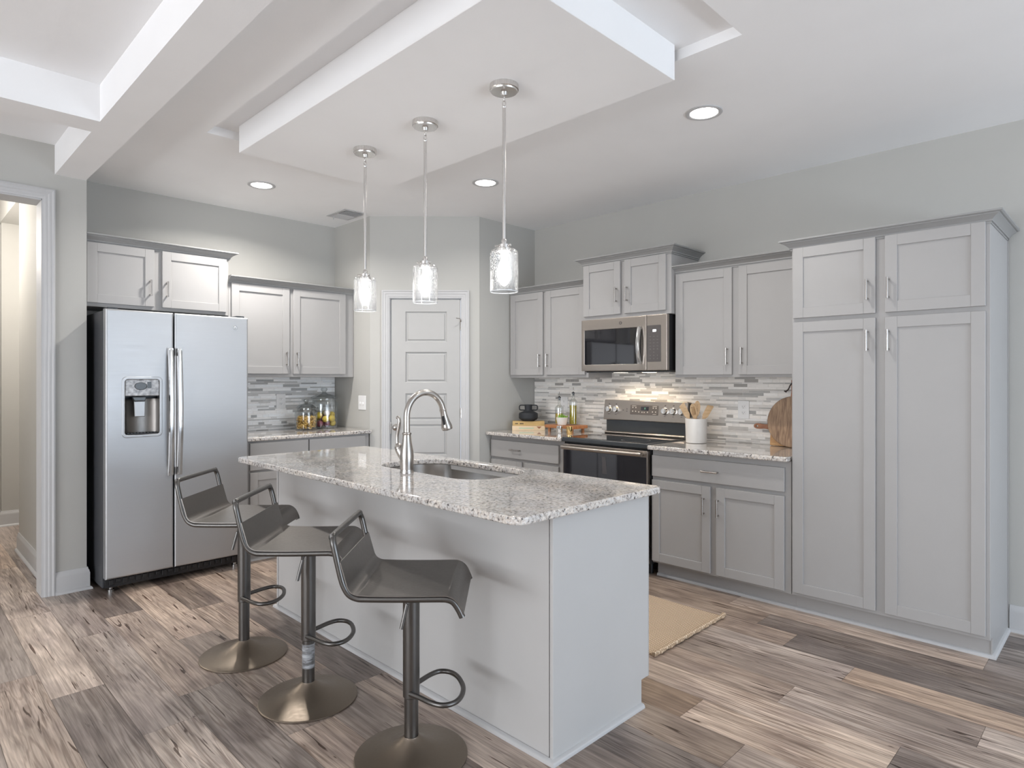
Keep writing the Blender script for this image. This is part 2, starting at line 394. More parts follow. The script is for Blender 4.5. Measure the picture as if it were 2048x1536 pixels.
def rrect(x0, x1, y0, y1, r, seg=6):
    if not isinstance(r, (list, tuple)): r = [r] * 4
    out = []
    for (cx, cy, a0, q) in ((x1 - r[0], y1 - r[0], 0, r[0]), (x0 + r[1], y1 - r[1], 90, r[1]), (x0 + r[2], y0 + r[2], 180, r[2]), (x1 - r[3], y0 + r[3], 270, r[3])):
        if q < 1e-6: out.append((cx, cy)); continue
        for k in range(seg + 1):
            a = R(a0 + 90 * k / seg); out.append((cx + q * math.cos(a), cy + q * math.sin(a)))
    return out
def plate(bm, outer, z0, z1, inner=(), bev=0, seg=2, mx=None, mi=0):
    """flat slab from a 2-D outline (with holes), its rims eased"""
    t = NB(); es = []
    for lp in [outer] + list(inner):
        vs_ = [t.verts.new((x, y, z1)) for x, y in lp]
        for a, b in zip(vs_, vs_[1:] + vs_[:1]): es.append(t.edges.new((a, b)))
    if inner: bmesh.ops.triangle_fill(t, use_beauty=True, edges=es)
    else: t.faces.new(t.verts[:])
    bmesh.ops.recalc_face_normals(t, faces=t.faces[:])
    if t.faces[0].normal.z < 0: bmesh.ops.reverse_faces(t, faces=t.faces[:])
    g = bmesh.ops.extrude_face_region(t, geom=t.faces[:])
    bmesh.ops.translate(t, vec=(0, 0, z0 - z1), verts=[e for e in g['geom'] if isinstance(e, bmesh.types.BMVert)])
    bmesh.ops.recalc_face_normals(t, faces=t.faces[:])
    if bev:
        ed = [e for e in t.edges if len(e.link_faces) == 2 and abs(e.link_faces[0].normal.z - e.link_faces[1].normal.z) > .5]
        bmesh.ops.bevel(t, geom=ed, offset=bev, segments=seg, affect='EDGES', profile=.5)
    merge(bm, t, mx, mi); return bm
def frame(origin, a, c):
    """matrix: local x = width direction a, local y = outward direction c, local z = up"""
    a = Vector(a).normalized(); c = Vector(c).normalized()
    m = Matrix.Identity(4)
    m.col[0] = (a.x, a.y, a.z, 0); m.col[1] = (c.x, c.y, c.z, 0); m.col[2] = (0, 0, 1, 0); m.col[3] = (*origin, 1)
    return m
UP = lambda m: m @ Matrix(((1, 0, 0, 0), (0, 0, 1, 0), (0, 1, 0, 0), (0, 0, 0, 1)))   # plate drawn in (width, up), thickness outward
def text_bm(bm, s, size, mx, depth=.0006, mi=0):
    cu = bpy.data.curves.new('t', 'FONT'); cu.body = s; cu.size = size; cu.align_x = 'CENTER'; cu.align_y = 'CENTER'; cu.extrude = depth
    o = bpy.data.objects.new('t', cu); COL.objects.link(o)
    dg = bpy.context.evaluated_depsgraph_get(); me = bpy.data.meshes.new_from_object(o.evaluated_get(dg))
    t = NB(); t.from_mesh(me); bpy.data.objects.remove(o); bpy.data.curves.remove(cu); bpy.data.meshes.remove(me)
    merge(bm, t, mx, mi); return bm
def sweep(bm, path, prof, side=1, mx=None):
    """mitred moulding: plan path, profile of (outward, up); side=+1 puts outward to the right of the path"""
    P = [Vector((p[0], p[1])) for p in path]; n = len(P); t = NB(); rings = []
    for i in range(n):
        ns = []
        for a, b in ((i - 1, i), (i, i + 1)):
            if a >= 0 and b < n:
                d = (P[b] - P[a]).normalized(); ns.append(Vector((d.y, -d.x)) * side)
        if len(ns) == 2:
            s = ns[0] + ns[1]; off = s / (s.length_squared / 2) if s.length > 1e-6 else ns[0]
        else: off = ns[0]
        z0 = path[i][2] if len(path[i]) > 2 else 0
        rings.append([t.verts.new((P[i].x + off.x * o, P[i].y + off.y * o, z0 + z)) for o, z in prof])
    k = len(prof)
    for a, b in zip(rings, rings[1:]):
        for j in range(k): t.faces.new((a[j], a[(j + 1) % k], b[(j + 1) % k], b[j]))
    t.faces.new(rings[0]); t.faces.new(rings[-1][::-1])
    merge(bm, t, mx); return bm

CROWN = [(0, -.014), (.007, -.014), (.007, -.004), (.013, -.004), (.013, .004), (.019, .010), (.030, .020), (.042, .026), (.042, .031), (.050, .031), (.057, .035), (.057, .043), (0, .043)]
BASEB = [(0, 0), (.016, 0), (.016, .108), (.013, .114), (.013, .122), (.008, .130), (.006, .142), (0, .142)]
SHOE = [(0, 0), (.030, 0), (.029, .008), (.025, .014), (.017, .018), (.015, .018)]

# ------------------------------------------------------------------ setting
ZC = 2.765
XR, YB = 4.345, 5.262
rnd = random.Random(7)
def build_floor():
    bm = NB(); lay = bm.loops.layers.float_color.new('plank')
    W = .1965; X0 = 1.105; LEN = 1.255
    ends = {-5: 2.2, -4: 3.62, -3: 3.286, -2: 2.708, -1: 2.93, 0: 2.314, 1: 2.728, 2: 2.495, 3: 2.1, 4: 1.75, 5: 2.3, 6: 1.318, 7: .629, 8: 1.086, 9: .428, 10: .957, 11: 1.295, 12: 1.518, 13: .521, 14: 1.1, 15: .3, 16: .8}
    # tone (0 dark .. 1 pale) and warmth of the planks that can be told apart in the photograph: row -> {index from its known end: (tone, warmth)}
    T = {-5: {0: (.5, .1), 1: (.62, .2)}, -4: {0: (.42, .0), -1: (.60, .25)}, -3: {0: (.80, .15), -1: (.30, .05), 1: (.76, .12)}, -2: {0: (.54, .06), -1: (.74, .08), 1: (.50, .05)},
         -1: {1: (.14, .25), 0: (.58, .3), -1: (.30, .08)}, 0: {1: (.78, .4), 0: (.33, .22), -1: (.62, .35)}, 1: {1: (.22, .4), 0: (.60, .4), -1: (.34, .15)},
         2: {1: (.66, .4), 0: (.22, .15), -1: (.6, .25)}, 5: {-1: (.34, .5), 0: (.5, .3)}, 6: {0: (.36, .85), -1: (.82, .45)}, 7: {0: (.74, .35), -1: (.24, .15)},
         8: {0: (.56, .40), -1: (.60, .15)}, 9: {0: (.34, .3), -1: (.72, .15), 1: (.5, .4)}, 10: {0: (.66, .12), -1: (.62, .65)}, 11: {0: (.50, .45), -1: (.13, .15)},
         12: {0: (.42, .5), -1: (.20, .2)}, 13: {1: (.42, .45), 0: (.74, .30), -1: (.36, .0)}}
    g = .0006
    for k in range(-31, 17):
        xa, xb = X0 + W * k, X0 + W * (k + 1)
        e = ends.get(k, rnd.uniform(0, LEN))
        n0 = int(math.floor((-4.0 - e) / LEN)); n1 = int(math.ceil((10.5 - e) / LEN))
        for n in range(n0, n1):
            tn, wm = T.get(k, {}).get(n, (rnd.choice((.2, .32, .45, .55, .65, .75)), rnd.uniform(0, .5)))
            ya, yb = e + n * LEN, e + (n + 1) * LEN
            f = bm.faces.new([bm.verts.new(q) for q in ((xa + g, ya + g, 0), (xb - g, ya + g, 0), (xb - g, yb - g, 0), (xa + g, yb - g, 0))])
            sd = rnd.random()
            for l in f.loops: l[lay] = (tn, wm, sd, 1)
    f = bm.faces.new([bm.verts.new(q) for q in ((-5.2, -5, -.003), (4.5, -5, -.003), (4.5, 11, -.003), (-5.2, 11, -.003))])
    for l in f.loops: l[lay] = (0, 0, 0, 1)
    struct('floor', bm, M['floor'])
build_floor()

def ceiling():
    bm = NB()
    def q(x0, x1, y0, y1, z): bm.faces.new([bm.verts.new(p) for p in ((x0, y0, z), (x1, y0, z), (x1, y1, z), (x0, y1, z))])
    # kitchen ceiling, with a raised tray over the island
    x0, x1, y0, y1 = 1.31, 2.472, 1.143, 3.743
    t = .06
    box(bm, .90, x0, -4.3, 5.4, ZC, ZC + t); box(bm, x1, 4.5, -4.3, 5.4, ZC, ZC + t)
    box(bm, x0, x1, -4.3, y0, ZC, ZC + t); box(bm, x0, x1, y1, 5.4, ZC, ZC + t)
    box(bm, x0 - .1, x1 + .1, y0 - .1, y1 + .1, 2.812, 2.86)
    box(bm, 1.45, 2.43, 1.425, 3.645, 2.66, 2.83, .002)          # boxed panel hanging in the tray, carries the pendants
    struct('ceiling', bm, M['ceil'])
    bm = NB(); box(bm, -5.2, .80, -4.3, 4.87, 2.85, 2.92); o = struct('ceiling_living', bm, M['ceil'])
    bm = NB(); box(bm, .784, .952, -4.3, 4.87, 2.664, 2.90); struct('trim_1', bm, M['ceil'])
    bm = NB(); box(bm, -5.2, .784, 3.71, 3.893, 2.664, 2.90); struct('trim_2', bm, M['ceil'])
    bm = NB(); box(bm, -5.2, .784, .6, .78, 2.664, 2.90); struct('trim_3', bm, M['ceil'])  # this cross beam and the next beam are unseen, added for shading
    bm = NB(); box(bm, -1.9, -1.73, -4.3, 4.87, 2.664, 2.90); struct('trim_4', bm, M['ceil'])
ceiling()

def walls():
    m = M['wall']
    bm = NB(); box(bm, XR, XR + .15, -4.3, 4.2, 0, 2.83); struct('wall_right', bm, m)
    bm = NB(); box(bm, .80, 3.1, YB, YB + .12, 0, 2.83); struct('wall_back', bm, m)
    bm = NB(); box(bm, 2.965, 3.08, 4.672, YB + .05, 0, 2.80); struct('wall_pantry_left', bm, m)
    bm = NB(); box(bm, 3.64, XR + .1, 4.025, 4.14, 0, 2.80); struct('wall_pantry_right', bm, m)
    # partition beside the refrigerator, cased opening to the hall on its left
    bm = NB(); box(bm, .735, .955, 4.87, 5.02, 0, 2.90); box(bm, .79, .955, 5.02, 6.36, 0, 2.90); box(bm, -.30, .735, 4.87, 5.02, 2.505, 2.90)
    box(bm, -5.2, -.30, 4.87, 5.02, 0, 2.90); struct('wall_left', bm, m)
    # hall beyond the opening
    bm = NB(); box(bm, .80, 2.6, 7.48, 7.6, 0, 2.86); struct('wall_hall_back', bm, m)
    bm = NB(); box(bm, .80, .95, 7.60, 10, 0, 3.1); box(bm, .79, .95, 6.362, 7.6, 2.82, 3.1); struct('wall_hall_right', bm, m)
    bm = NB(); box(bm, -.55, -.43, 5.0, 10, 0, 3.1); struct('wall_hall_left', bm, m)
    bm = NB(); box(bm, -.55, 2.6, 9.9, 10, 0, 3.1); struct('wall_hall_end', bm, m)
    bm = NB(); box(bm, -.6, .80, 5.0, 10, 3.05, 3.12); box(bm, .952, 2.6, 6.37, 7.47, 2.821, 2.9); struct('ceiling_hall', bm, M['ceil'])
    bm = NB(); box(bm, 2.5, 2.6, 6.2, 7.6, 0, 2.86); box(bm, .9, 2.6, 6.26, 6.36, 0, 2.86); struct('wall_hall_niche', bm, m)
    # rooms behind the camera, with their window openings
    bm = NB(); box(bm, -5.2, .45, -4.2, -4.0, 0, 2.9); box(bm, 4.15, 4.5, -4.2, -4.0, 0, 2.9); box(bm, .45, 4.15, -4.2, -4.0, 2.4, 2.9); box(bm, .45, 4.15, -4.2, -4.0, 0, .1)
    struct('wall_dining', bm, m)
    bm = NB(); box(bm, -5.2, -5.0, -4.2, -1.4, 0, 2.9); box(bm, -5.2, -5.0, 3.8, 5, 0, 2.9); box(bm, -5.2, -5.0, -1.4, 3.8, 2.4, 2.9); box(bm, -5.2, -5.0, -1.4, 3.8, 0, .4)
    struct('wall_living', bm, m)
walls()
def window(n, mx, w_, z0, z1, k):
    bm = NB()
    for a0, a1, b0, b1 in ((0, .06, z0, z1), (w_ - .06, w_, z0, z1), (0, w_, z0, z0 + .06), (0, w_, z1 - .06, z1)): box(bm, a0, a1, -.04, .04, b0, b1, .004, mx=mx)
    for i in range(1, k): box(bm, w_ * i / k - .03, w_ * i / k + .03, -.035, .035, z0, z1, .004, mx=mx)
    struct('window_%d' % n, bm, M['trim'])
window(1, frame((.45, -4.06, 0), (1, 0, 0), (0, 1, 0)), 3.7, .1, 2.4, 3)
window(2, frame((-5.06, -1.4, 0), (0, 1, 0), (1, 0, 0)), 5.2, .4, 2.4, 4)

# diagonal wall of the corner pantry with its panelled door
DA = Vector((2.967, 4.672, 0)); DB = Vector((3.642, 4.022, 0)); DT = (DB - DA).normalized(); DN = Vector((-DT.y, DT.x, 0)) * -1
if DN.dot(Vector((1, 1, 0))) > 0: DN = -DN
DW = (DB - DA).length; DM = frame(DA, DT, DN)
def pantry_wall():
    o0, o1, oz = .176, .775, 2.056
    bm = NB(); box(bm, 0, o0 - .012, -.1, 0, 0, 2.80, mx=DM); box(bm, o1 + .012, DW, -.1, 0, 0, 2.80, mx=DM); box(bm, o0 - .012, o1 + .012, -.1, 0, oz + .012, 2.80, mx=DM)
    struct('wall_pantry', bm, M['wall'])
    bm = NB()                                                     # casing, three mitred legs as one trim
    prof = [(0, 0), (.066, 0), (.066, .019), (.058, .021), (.050, .016), (.036, .017), (.030, .013), (.016, .013), (.010, .009), (0, .008)]
    t = NB(); path = [(o0 - .008, 0), (o0 - .008, oz + .008), (o1 + .008, oz + .008), (o1 + .008, 0)]
    sweep(t, path, prof, -1)
    merge(bm, t, UP(DM)); struct('trim_5', bm, M['trim'], smooth=30)
    bm = NB(); box(bm, o0 - .012, o0 - .002, -.1, .0, 0, oz + .01, mx=DM); box(bm, o1 + .002, o1 + .012, -.1, 0, 0, oz + .01, mx=DM); box(bm, o0 - .012, o1 + .012, -.1, 0, oz + .002, oz + .012, mx=DM)
    struct('trim_6', bm, M['trim'])
    # door leaf: five raised-and-fielded panels
    bm = NB(); hol = []
    zs = [(1.944, 1.691), (1.597, 1.344), (1.241, 1.020), (.975, .72), (.62, .22)]
    for b1, b0 in zs: hol.append(rrect(.306, .652, b0, b1, .0))
    plate(bm, [(o0 + .002, .008), (o1 - .002, .008), (o1 - .002, oz - .002), (o0 + .002, oz - .002)], -.04, -.006, hol, .005, 1, mx=UP(DM))
    for b1, b0 in zs:
        plate(bm, rrect(.300, .658, b0 - .006, b1 + .006, 0), -.04, -.017, mx=UP(DM))
        plate(bm, rrect(.318, .640, b0 + .012, b1 - .012, 0), -.04, -.009, (), .007, 1, mx=UP(DM))
    d = struct('door_1', bm, M['door'])
    for z in (1.833, 1.077, .24):
        bm = NB(); cyl(bm, DM @ Vector((.779, .001, z - .045)), DM @ Vector((.779, .001, z + .045)), .0065, seg=10)
        obj('hinge', bm, M['nickel'], d, smooth=40)
    bm = NB(); tube(bm, [DM @ Vector(p) for p in ((.779, .006, 1.86), (.775, .02, 1.882), (.765, .05, 1.886), (.742, .062, 1.887))], .004, 8)
    obj('hinge_stop', bm, M['nickel'], d, smooth=40)
    bm = NB(); c = DM @ Vector((.226, -.006, .957)); q = DN.to_track_quat('Z', 'Y').to_matrix().to_4x4(); q.translation = c
    lathe(bm, [(.031, 0), (.031, .006), (.014, .010), (.012, .03), (.022, .038), (.028, .050), (.026, .062), (.014, .068), (0, .069)], 24, mx=q)
    obj('door_knob', bm, M['nickel'], d, smooth=40)
    bm = NB(); box(bm, o0 + .0, o0 + .004, -.008, .002, .90, 1.0, mx=DM); obj('latch_plate', bm, M['nickel'], d)
pantry_wall()

def base_and_casing():
    # hall opening: casing, jamb lining
    bm = NB(); prof = [(0, 0), (.066, 0), (.066, .019), (.058, .021), (.050, .016), (.036, .017), (.030, .013), (.016, .013), (.010, .009), (0, .008)]
    mx = UP(frame((0, 4.87, 0), (1, 0, 0), (0, -1, 0)))
    t = NB(); sweep(t, [(-.266, 0), (-.266, 2.496), (.718, 2.496), (.718, 0)], prof, -1); merge(bm, t, mx); struct('trim_7', bm, M['trim'], smooth=30)
    bm = NB(); box(bm, .715, .735, 4.868, 5.045, 0, 2.505); box(bm, -.30, -.28, 4.868, 5.045, 0, 2.505); box(bm, -.30, .735, 4.868, 5.045, 2.487, 2.507); struct('trim_8', bm, M['trim'])
    bm = NB(); mx = UP(frame((0, 5.02, 0), (1, 0, 0), (0, 1, 0)))
    t = NB(); sweep(t, [(.718, 0), (.718, 2.496), (-.266, 2.496), (-.266, 0)], prof, 1); merge(bm, t, mx); struct('trim_9', bm, M['trim'], smooth=30)
    def bb(name, path, side):
        bm = NB(); sweep(bm, path, BASEB, side); sweep(bm, path, SHOE, side); struct(name, bm, M['trim'], smooth=35)
    bb('baseboard_left', [(.785, 4.87), (.955, 4.87), (.955, 5.0)], 1)
    bb('baseboard_living', [(-5, 4.87), (-.335, 4.87)], 1)
    bb('baseboard_hall', [(.79, 6.36), (.79, 5.10)], 1)
    bb('baseboard_niche', [(.80, 7.9), (.80, 7.48), (2.5, 7.48)], -1 if False else 1)
    bb('baseboard_right', [(XR, .50), (XR, -4)], 1)
    for nm, a, b in (('baseboard_pantry', 0, .105), ('baseboard_corner', .842, DW)):
        p, q = DA + DT * a, DA + DT * b; bb(nm, [(p.x, p.y), (q.x, q.y)], 1)
    bb('baseboard_dining', [(.4, -4), (-5, -4)], 1)
base_and_casing()

# ------------------------------------------------------------------ cabinets
def pull(parent, mx, a, z, vertical=True, L_=.112):
    bm = NB(); h_ = L_ / 2; y = .030
    if vertical:
        cyl(bm, mx @ Vector((a, y, z - h_)), mx @ Vector((a, y, z + h_)), .0055, seg=12)
        for s in (-1, 1): box(bm, a - .0045, a + .0045, 0, y, z + s * (h_ - .009) - .0045, z + s * (h_ - .009) + .0045, .001, mx=mx)
    else:
        cyl(bm, mx @ Vector((a - h_, y, z)), mx @ Vector((a + h_, y, z)), .0055, seg=12)
        for s in (-1, 1): box(bm, a + s * (h_ - .009) - .0045, a + s * (h_ - .009) + .0045, 0, y, z - .0045, z + .0045, .001, mx=mx)
    o = obj('handle', bm, M['nickel'], parent, smooth=40); return o
def shaker(parent, mx, a0, a1, z0, z1, hx=None, hz=None, s=.058):
    """mx has its y = 0 on the face frame; the door stands 19 mm proud"""
    bm = NB(); t = .019
    box(bm, a0, a0 + s, .001, t, z0, z1, .0016, mx=mx); box(bm, a1 - s, a1, .001, t, z0, z1, .0016, mx=mx)
    box(bm, a0 + s, a1 - s, .001, t - .0006, z1 - s, z1, .0012, mx=mx); box(bm, a0 + s, a1 - s, .001, t - .0006, z0, z0 + s, .0012, mx=mx)
    box(bm, a0 + s - .004, a1 - s + .004, .001, t - .009, z0 + s - .004, z1 - s + .004, mx=mx)
    d = obj('door', bm, M['cab'], parent)
    if hx is not None: pull(d, mx @ Matrix.Translation((0, t, 0)), hx, hz)
    return d
def drawer(parent, mx, a0, a1, z0, z1, hx):
    bm = NB(); box(bm, a0, a1, .001, .019, z0, z1, .0025, 2, mx=mx); d = obj('drawer', bm, M['cab'], parent)
    pull(d, mx @ Matrix.Translation((0, .019, 0)), hx, (z0 + z1) / 2 + .0, False); return d
FY = lambda X: frame((X, 0, 0), (0, 1, 0), (-1, 0, 0))      # right-hand wall: width along Y, outward -X
FX = lambda Y: frame((0, Y, 0), (1, 0, 0), (0, -1, 0))      # refrigerator wall: width along X, outward -Y

def wall_cab(name, label, mx, a0, a1, depth, z0, z1, doors, hside, hz, crown=None):
    c = mx @ Vector(((a0 + a1) / 2, -depth / 2, z0))
    r = thing(name, label, 'cabinet', tuple(c))
    bm = NB(); box(bm, a0, a1, -depth, 0, z0, z1, .001, mx=mx); obj('body', bm, M['cab'], r)
    for (d0, d1, y0, y1), h_ in zip(doors, hside):
        shaker(r, mx, d0, d1, y0, y1, (d0 + .028 if h_ == 0 else d1 - .028), hz)
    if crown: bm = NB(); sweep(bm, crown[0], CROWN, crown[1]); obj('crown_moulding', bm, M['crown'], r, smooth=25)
    return r
zt = 2.137
F = FX(4.93)
wall_cab('wall_cabinet', 'grey two-door wall cabinet above the jars, right of the refrigerator', F, 1.8805, 2.962, .328, 1.386, zt - .012, [(1.899, 2.362, 1.411, 2.108), (2.396, 2.874, 1.411, 2.108)], (1, 0), 1.534,
         ([(1.8805, 4.93, zt - .02), (2.962, 4.93, zt - .02)], 1))
wall_cab('wall_cabinet', 'short wide grey wall cabinet directly above the refrigerator', F, .957, 1.8798, .328, 1.852, 2.30, [(.925 + .04, 1.366, 1.876, 2.276), (1.417, 1.862, 1.876, 2.276)], (1, 0), 2.005,
         ([(.957, 4.93, 2.288), (1.880, 4.93, 2.288), (1.880, 5.262, 2.288)], 1))
F = FY(4.02)
wall_cab('wall_cabinet', 'grey two-door wall cabinet between the pantry door wall and the microwave', F, 3.135, 4.020, .322, 1.38, zt - .006, [(3.160, 3.583, 1.404, 2.116), (3.617, 4.006, 1.404, 2.116)], (1, 0), 1.527,
         ([(4.02, 4.020, zt - .01), (4.02, 3.135, zt - .01)], 1))
wall_cab('wall_cabinet', 'grey two-door wall cabinet between the microwave and the tall pantry cabinet', F, 1.447, 2.352, .322, 1.38, zt - .006, [(1.462, 1.876, 1.398, 2.112), (1.922, 2.342, 1.398, 2.112)], (1, 0), 1.521,
         ([(4.02, 2.352, zt - .01), (4.02, 1.447, zt - .01)], 1))
F = FY(3.96)
wall_cab('wall_cabinet', 'small grey two-door wall cabinet directly above the microwave', F, 2.350, 3.130, .382, 1.834, 2.276, [(2.386, 2.738, 1.860, 2.262), (2.776, 3.128, 1.860, 2.262)], (1, 0), 2.005,
         ([(4.345, 3.130, 2.272), (3.96, 3.130, 2.272), (3.96, 2.350, 2.272), (4.345, 2.350, 2.272)], 1))

def pantry():
    r = thing('pantry_cabinet', 'tall grey pantry cabinet with four doors at the right end of the stove wall', 'cabinet', (4.05, .98, 0))
    mx = FY(3.78); a0, a1 = .515, 1.445
    bm = NB(); box(bm, a0, a1, -.555, 0, .104, 2.137, .001, mx=mx); obj('body', bm, M['cab'], r)
    bm = NB(); box(bm, .509, .517, -.56, .0005, .104, 2.137, .0008, mx=mx); box(bm, .509, .517, -.56, -.062, 0, .105, .0008, mx=mx); box(bm, .505, .515, -.558, -.545, 0, 2.137, mx=mx); obj('side_panel', bm, M['cab'], r)
    bm = NB(); box(bm, .512, a1, -.5, -.065, 0, .106, mx=mx); obj('toe_kick', bm, M['cab'], r)
    bm = NB(); sweep(bm, [(3.845, 1.445), (3.845, .509), (4.33, .509)], [(0, 0), (.016, 0), (.015, .009), (.010, .015), (0, .018)], 1); obj('shoe_moulding', bm, M['trim'], r, smooth=40)
    for (d0, d1, z0, z1, hx, hz) in ((1.002, 1.434, 1.721, 2.128, 1.038, 1.848), (.526, .957, 1.721, 2.128, .938, 1.848), (1.002, 1.434, .124, 1.697, 1.038, 1.575), (.526, .957, .124, 1.697, .938, 1.573)):
        shaker(r, mx, d0, d1, z0, z1, hx, hz)
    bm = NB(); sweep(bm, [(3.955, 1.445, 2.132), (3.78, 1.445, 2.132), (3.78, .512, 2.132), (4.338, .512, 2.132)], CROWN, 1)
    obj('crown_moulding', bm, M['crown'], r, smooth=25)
pantry()

def base_cab(label, mx, a0, a1, depth, ztop, drawers, doors, hz, toe_ends=(0, 0), loc=None):
    c = mx @ Vector(((a0 + a1) / 2, -depth / 2, 0)); r = thing('base_cabinet', label, 'cabinet', tuple(c))
    bm = NB(); box(bm, a0, a1, -depth, 0, .104, ztop, .001, mx=mx); obj('body', bm, M['cab'], r)
    bm = NB(); box(bm, a0 - toe_ends[0], a1 - .002, -depth + .05, -.065, 0, .105, mx=mx); obj('toe_kick', bm, M['cab'], r)
    bm = NB(); sweep(bm, [mx @ Vector((a1 - .002, -.065, 0)), mx @ Vector((a0 - toe_ends[0], -.065, 0))], [(0, 0), (.016, 0), (.015, .009), (.010, .015), (0, .018)], 1 if (mx @ Vector((0, 1, 0)) - mx @ Vector((0, 0, 0))).x < -.5 else -1); obj('shoe_moulding', bm, M['trim'], r)
    for d0, d1, z0, z1, hx in drawers: drawer(r, mx, d0, d1, z0, z1, hx)
    for d0, d1, z0, z1, hx in doors: shaker(r, mx, d0, d1, z0, z1, hx, hz)
    return r
base_cab('grey base cabinet under the counter with the books, left of the range', FY(3.78), 3.182, 4.02, .56, .884, [(3.232, 4.006, .700, .846, 3.697)], [(3.232, 3.60, .118, .676, 3.572), (3.638, 4.006, .118, .676, 3.666)], .548)
base_cab('grey base cabinet between the range and the tall pantry cabinet', FY(3.78), 1.449, 2.388, .56, .884, [(1.483, 2.384, .701, .845, 1.946)], [(1.484, 1.912, .118, .676, 1.894), (1.953, 2.384, .118, .676, 1.993)], .548, (.0035, 0))
base_cab('grey base cabinet under the jars, right of the refrigerator', FX(4.665), 1.912, 2.950, .58, .906, [(1.93, 2.390, .690, .892, 2.127), (2.401, 2.906, .690, .892, 2.648)], [(1.93, 2.390, .118, .672, 2.362), (2.401, 2.906, .118, .672, 2.43)], .55)

# ------------------------------------------------------------------ worktops
def worktop(label, outline, z0, z1, hole=None):
    cx = sum(p[0] for p in outline) / len(outline); cy = sum(p[1] for p in outline) / len(outline)
    bm = NB(); plate(bm, outline, z0, z1, [hole] if hole else [], .007, 3)
    bmesh.ops.translate(bm, vec=(-cx, -cy, -z0), verts=bm.verts[:])
    o = obj('countertop', bm, M['granite'], None, smooth=50); o.location = (cx, cy, z0); tag(o, label, 'countertop'); return o
worktop('speckled granite countertop under the two glass jars', rrect(1.905, 2.962, 4.635, 5.255, .004, 2), .9065, .936)
worktop('speckled granite countertop under the books, left of the range', rrect(3.715, 4.340, 3.176, 4.022, .004, 2), .8845, .914)
worktop('speckled granite countertop under the utensil crock, right of the range', rrect(3.715, 4.340, 1.449, 2.392, .004, 2), .8845, .914)
SINK = rrect(1.852, 2.272, 2.085, 2.895, [.17, .13, .15, .17], 8)
worktop('large speckled granite island countertop with rounded corners and sink cutout', rrect(1.462, 2.336, 1.428, 3.728, [.03, .05, .055, .025], 8), .8845, .914, SINK)

# island
def island():
    r = thing('kitchen_island', 'pale grey island cabinet with plain back panel facing the bar stools', 'kitchen island', (1.98, 2.57, 0))
    x0, x1, y0, y1 = 1.684, 2.296, 1.472, 3.672
    bm = NB()                                                      # carcass as open shell, so that the sink hangs free inside
    box(bm, x0 + .02, x1, y0 + .015, y0 + .03, .1, .884); box(bm, x0 + .02, x1, y1 - .03, y1 - .015, .1, .884); box(bm, x0 + .02, x1 - .02, y0 + .02, y1 - .02, .10, .118)
    box(bm, x1 - .02, x1, y0 + .03, y1 - .03, .104, .14); box(bm, x1 - .02, x1, y0 + .03, y1 - .03, .86, .884)
    for y in (1.492, 2.03, 2.94, 3.63): box(bm, x1 - .02, x1, y, y + .04, .14, .86)
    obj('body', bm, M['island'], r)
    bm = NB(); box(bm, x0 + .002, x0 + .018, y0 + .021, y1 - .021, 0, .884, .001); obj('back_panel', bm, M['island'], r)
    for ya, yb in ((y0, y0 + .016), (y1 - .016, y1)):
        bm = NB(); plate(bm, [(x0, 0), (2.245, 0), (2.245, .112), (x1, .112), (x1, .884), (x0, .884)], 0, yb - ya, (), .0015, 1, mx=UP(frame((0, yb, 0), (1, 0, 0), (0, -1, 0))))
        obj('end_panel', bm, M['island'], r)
    bm = NB(); box(bm, 2.23, 2.246, y0 + .016, y1 - .016, 0, .112); obj('toe_kick', bm, M['cab'], r)
    bm = NB(); sweep(bm, [(2.245, y0), (x0, y0), (x0, y1), (2.245, y1)], [(0, 0), (.017, 0), (.016, .009), (.011, .015), (0, .018)], -1); obj('shoe_moulding', bm, M['trim'], r, smooth=40)
    bm = NB(); box(bm, 2.297, 2.300, y0 + .0, y0 + .022, .112, .884, .001); obj('corner_stile', bm, M['island'], r)
    mx = frame((x1, 0, 0), (0, 1, 0), (1, 0, 0))
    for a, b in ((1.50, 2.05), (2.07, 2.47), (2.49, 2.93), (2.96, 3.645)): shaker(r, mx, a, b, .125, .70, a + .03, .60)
    for a, b in ((1.50, 2.05), (2.07, 2.93), (2.96, 3.645)): drawer(r, mx, a, b, .716, .866, (a + b) / 2)
island()
def sink():
    r = thing('sink', 'stainless undermount sink basin set into the island countertop', 'sink', (2.06, 2.49, .70))
    bm = NB(); n = 8
    def loop(s, z, k):
        return [bm.verts.new((2.062 + (x - 2.062) * s, 2.49 + (y - 2.49) * s, z)) for x, y in SINK]
    rings = [loop(1.0, .8838, 0), loop(1.03, .8836, 0)]
    for a, b in zip(rings, rings[1:]):
        for i in range(len(a)): bm.faces.new((a[i], a[(i + 1) % len(a)], b[(i + 1) % len(a)], b[i]))
    lo = [rings[1]]
    for s, z in ((1.028, .86), (1.015, .74), (.985, .705), (.92, .692), (.2, .686)): lo.append(loop(s, z, 0))
    for a, b in zip(lo, lo[1:]):
        for i in range(len(a)): bm.faces.new((a[i], a[(i + 1) % len(a)], b[(i + 1) % len(a)], b[i]))
    bm.faces.new(lo[-1]); obj('basin', bm, M['sink'], r, smooth=60)
    bm = NB(); lathe(bm, [(.045, .686), (.045, .689), (.036, .6885), (.03, .684), (0, .684)], 24, (2.062, 2.49, 0)); obj('drain', bm, M['steelv'], r, smooth=40)
sink()
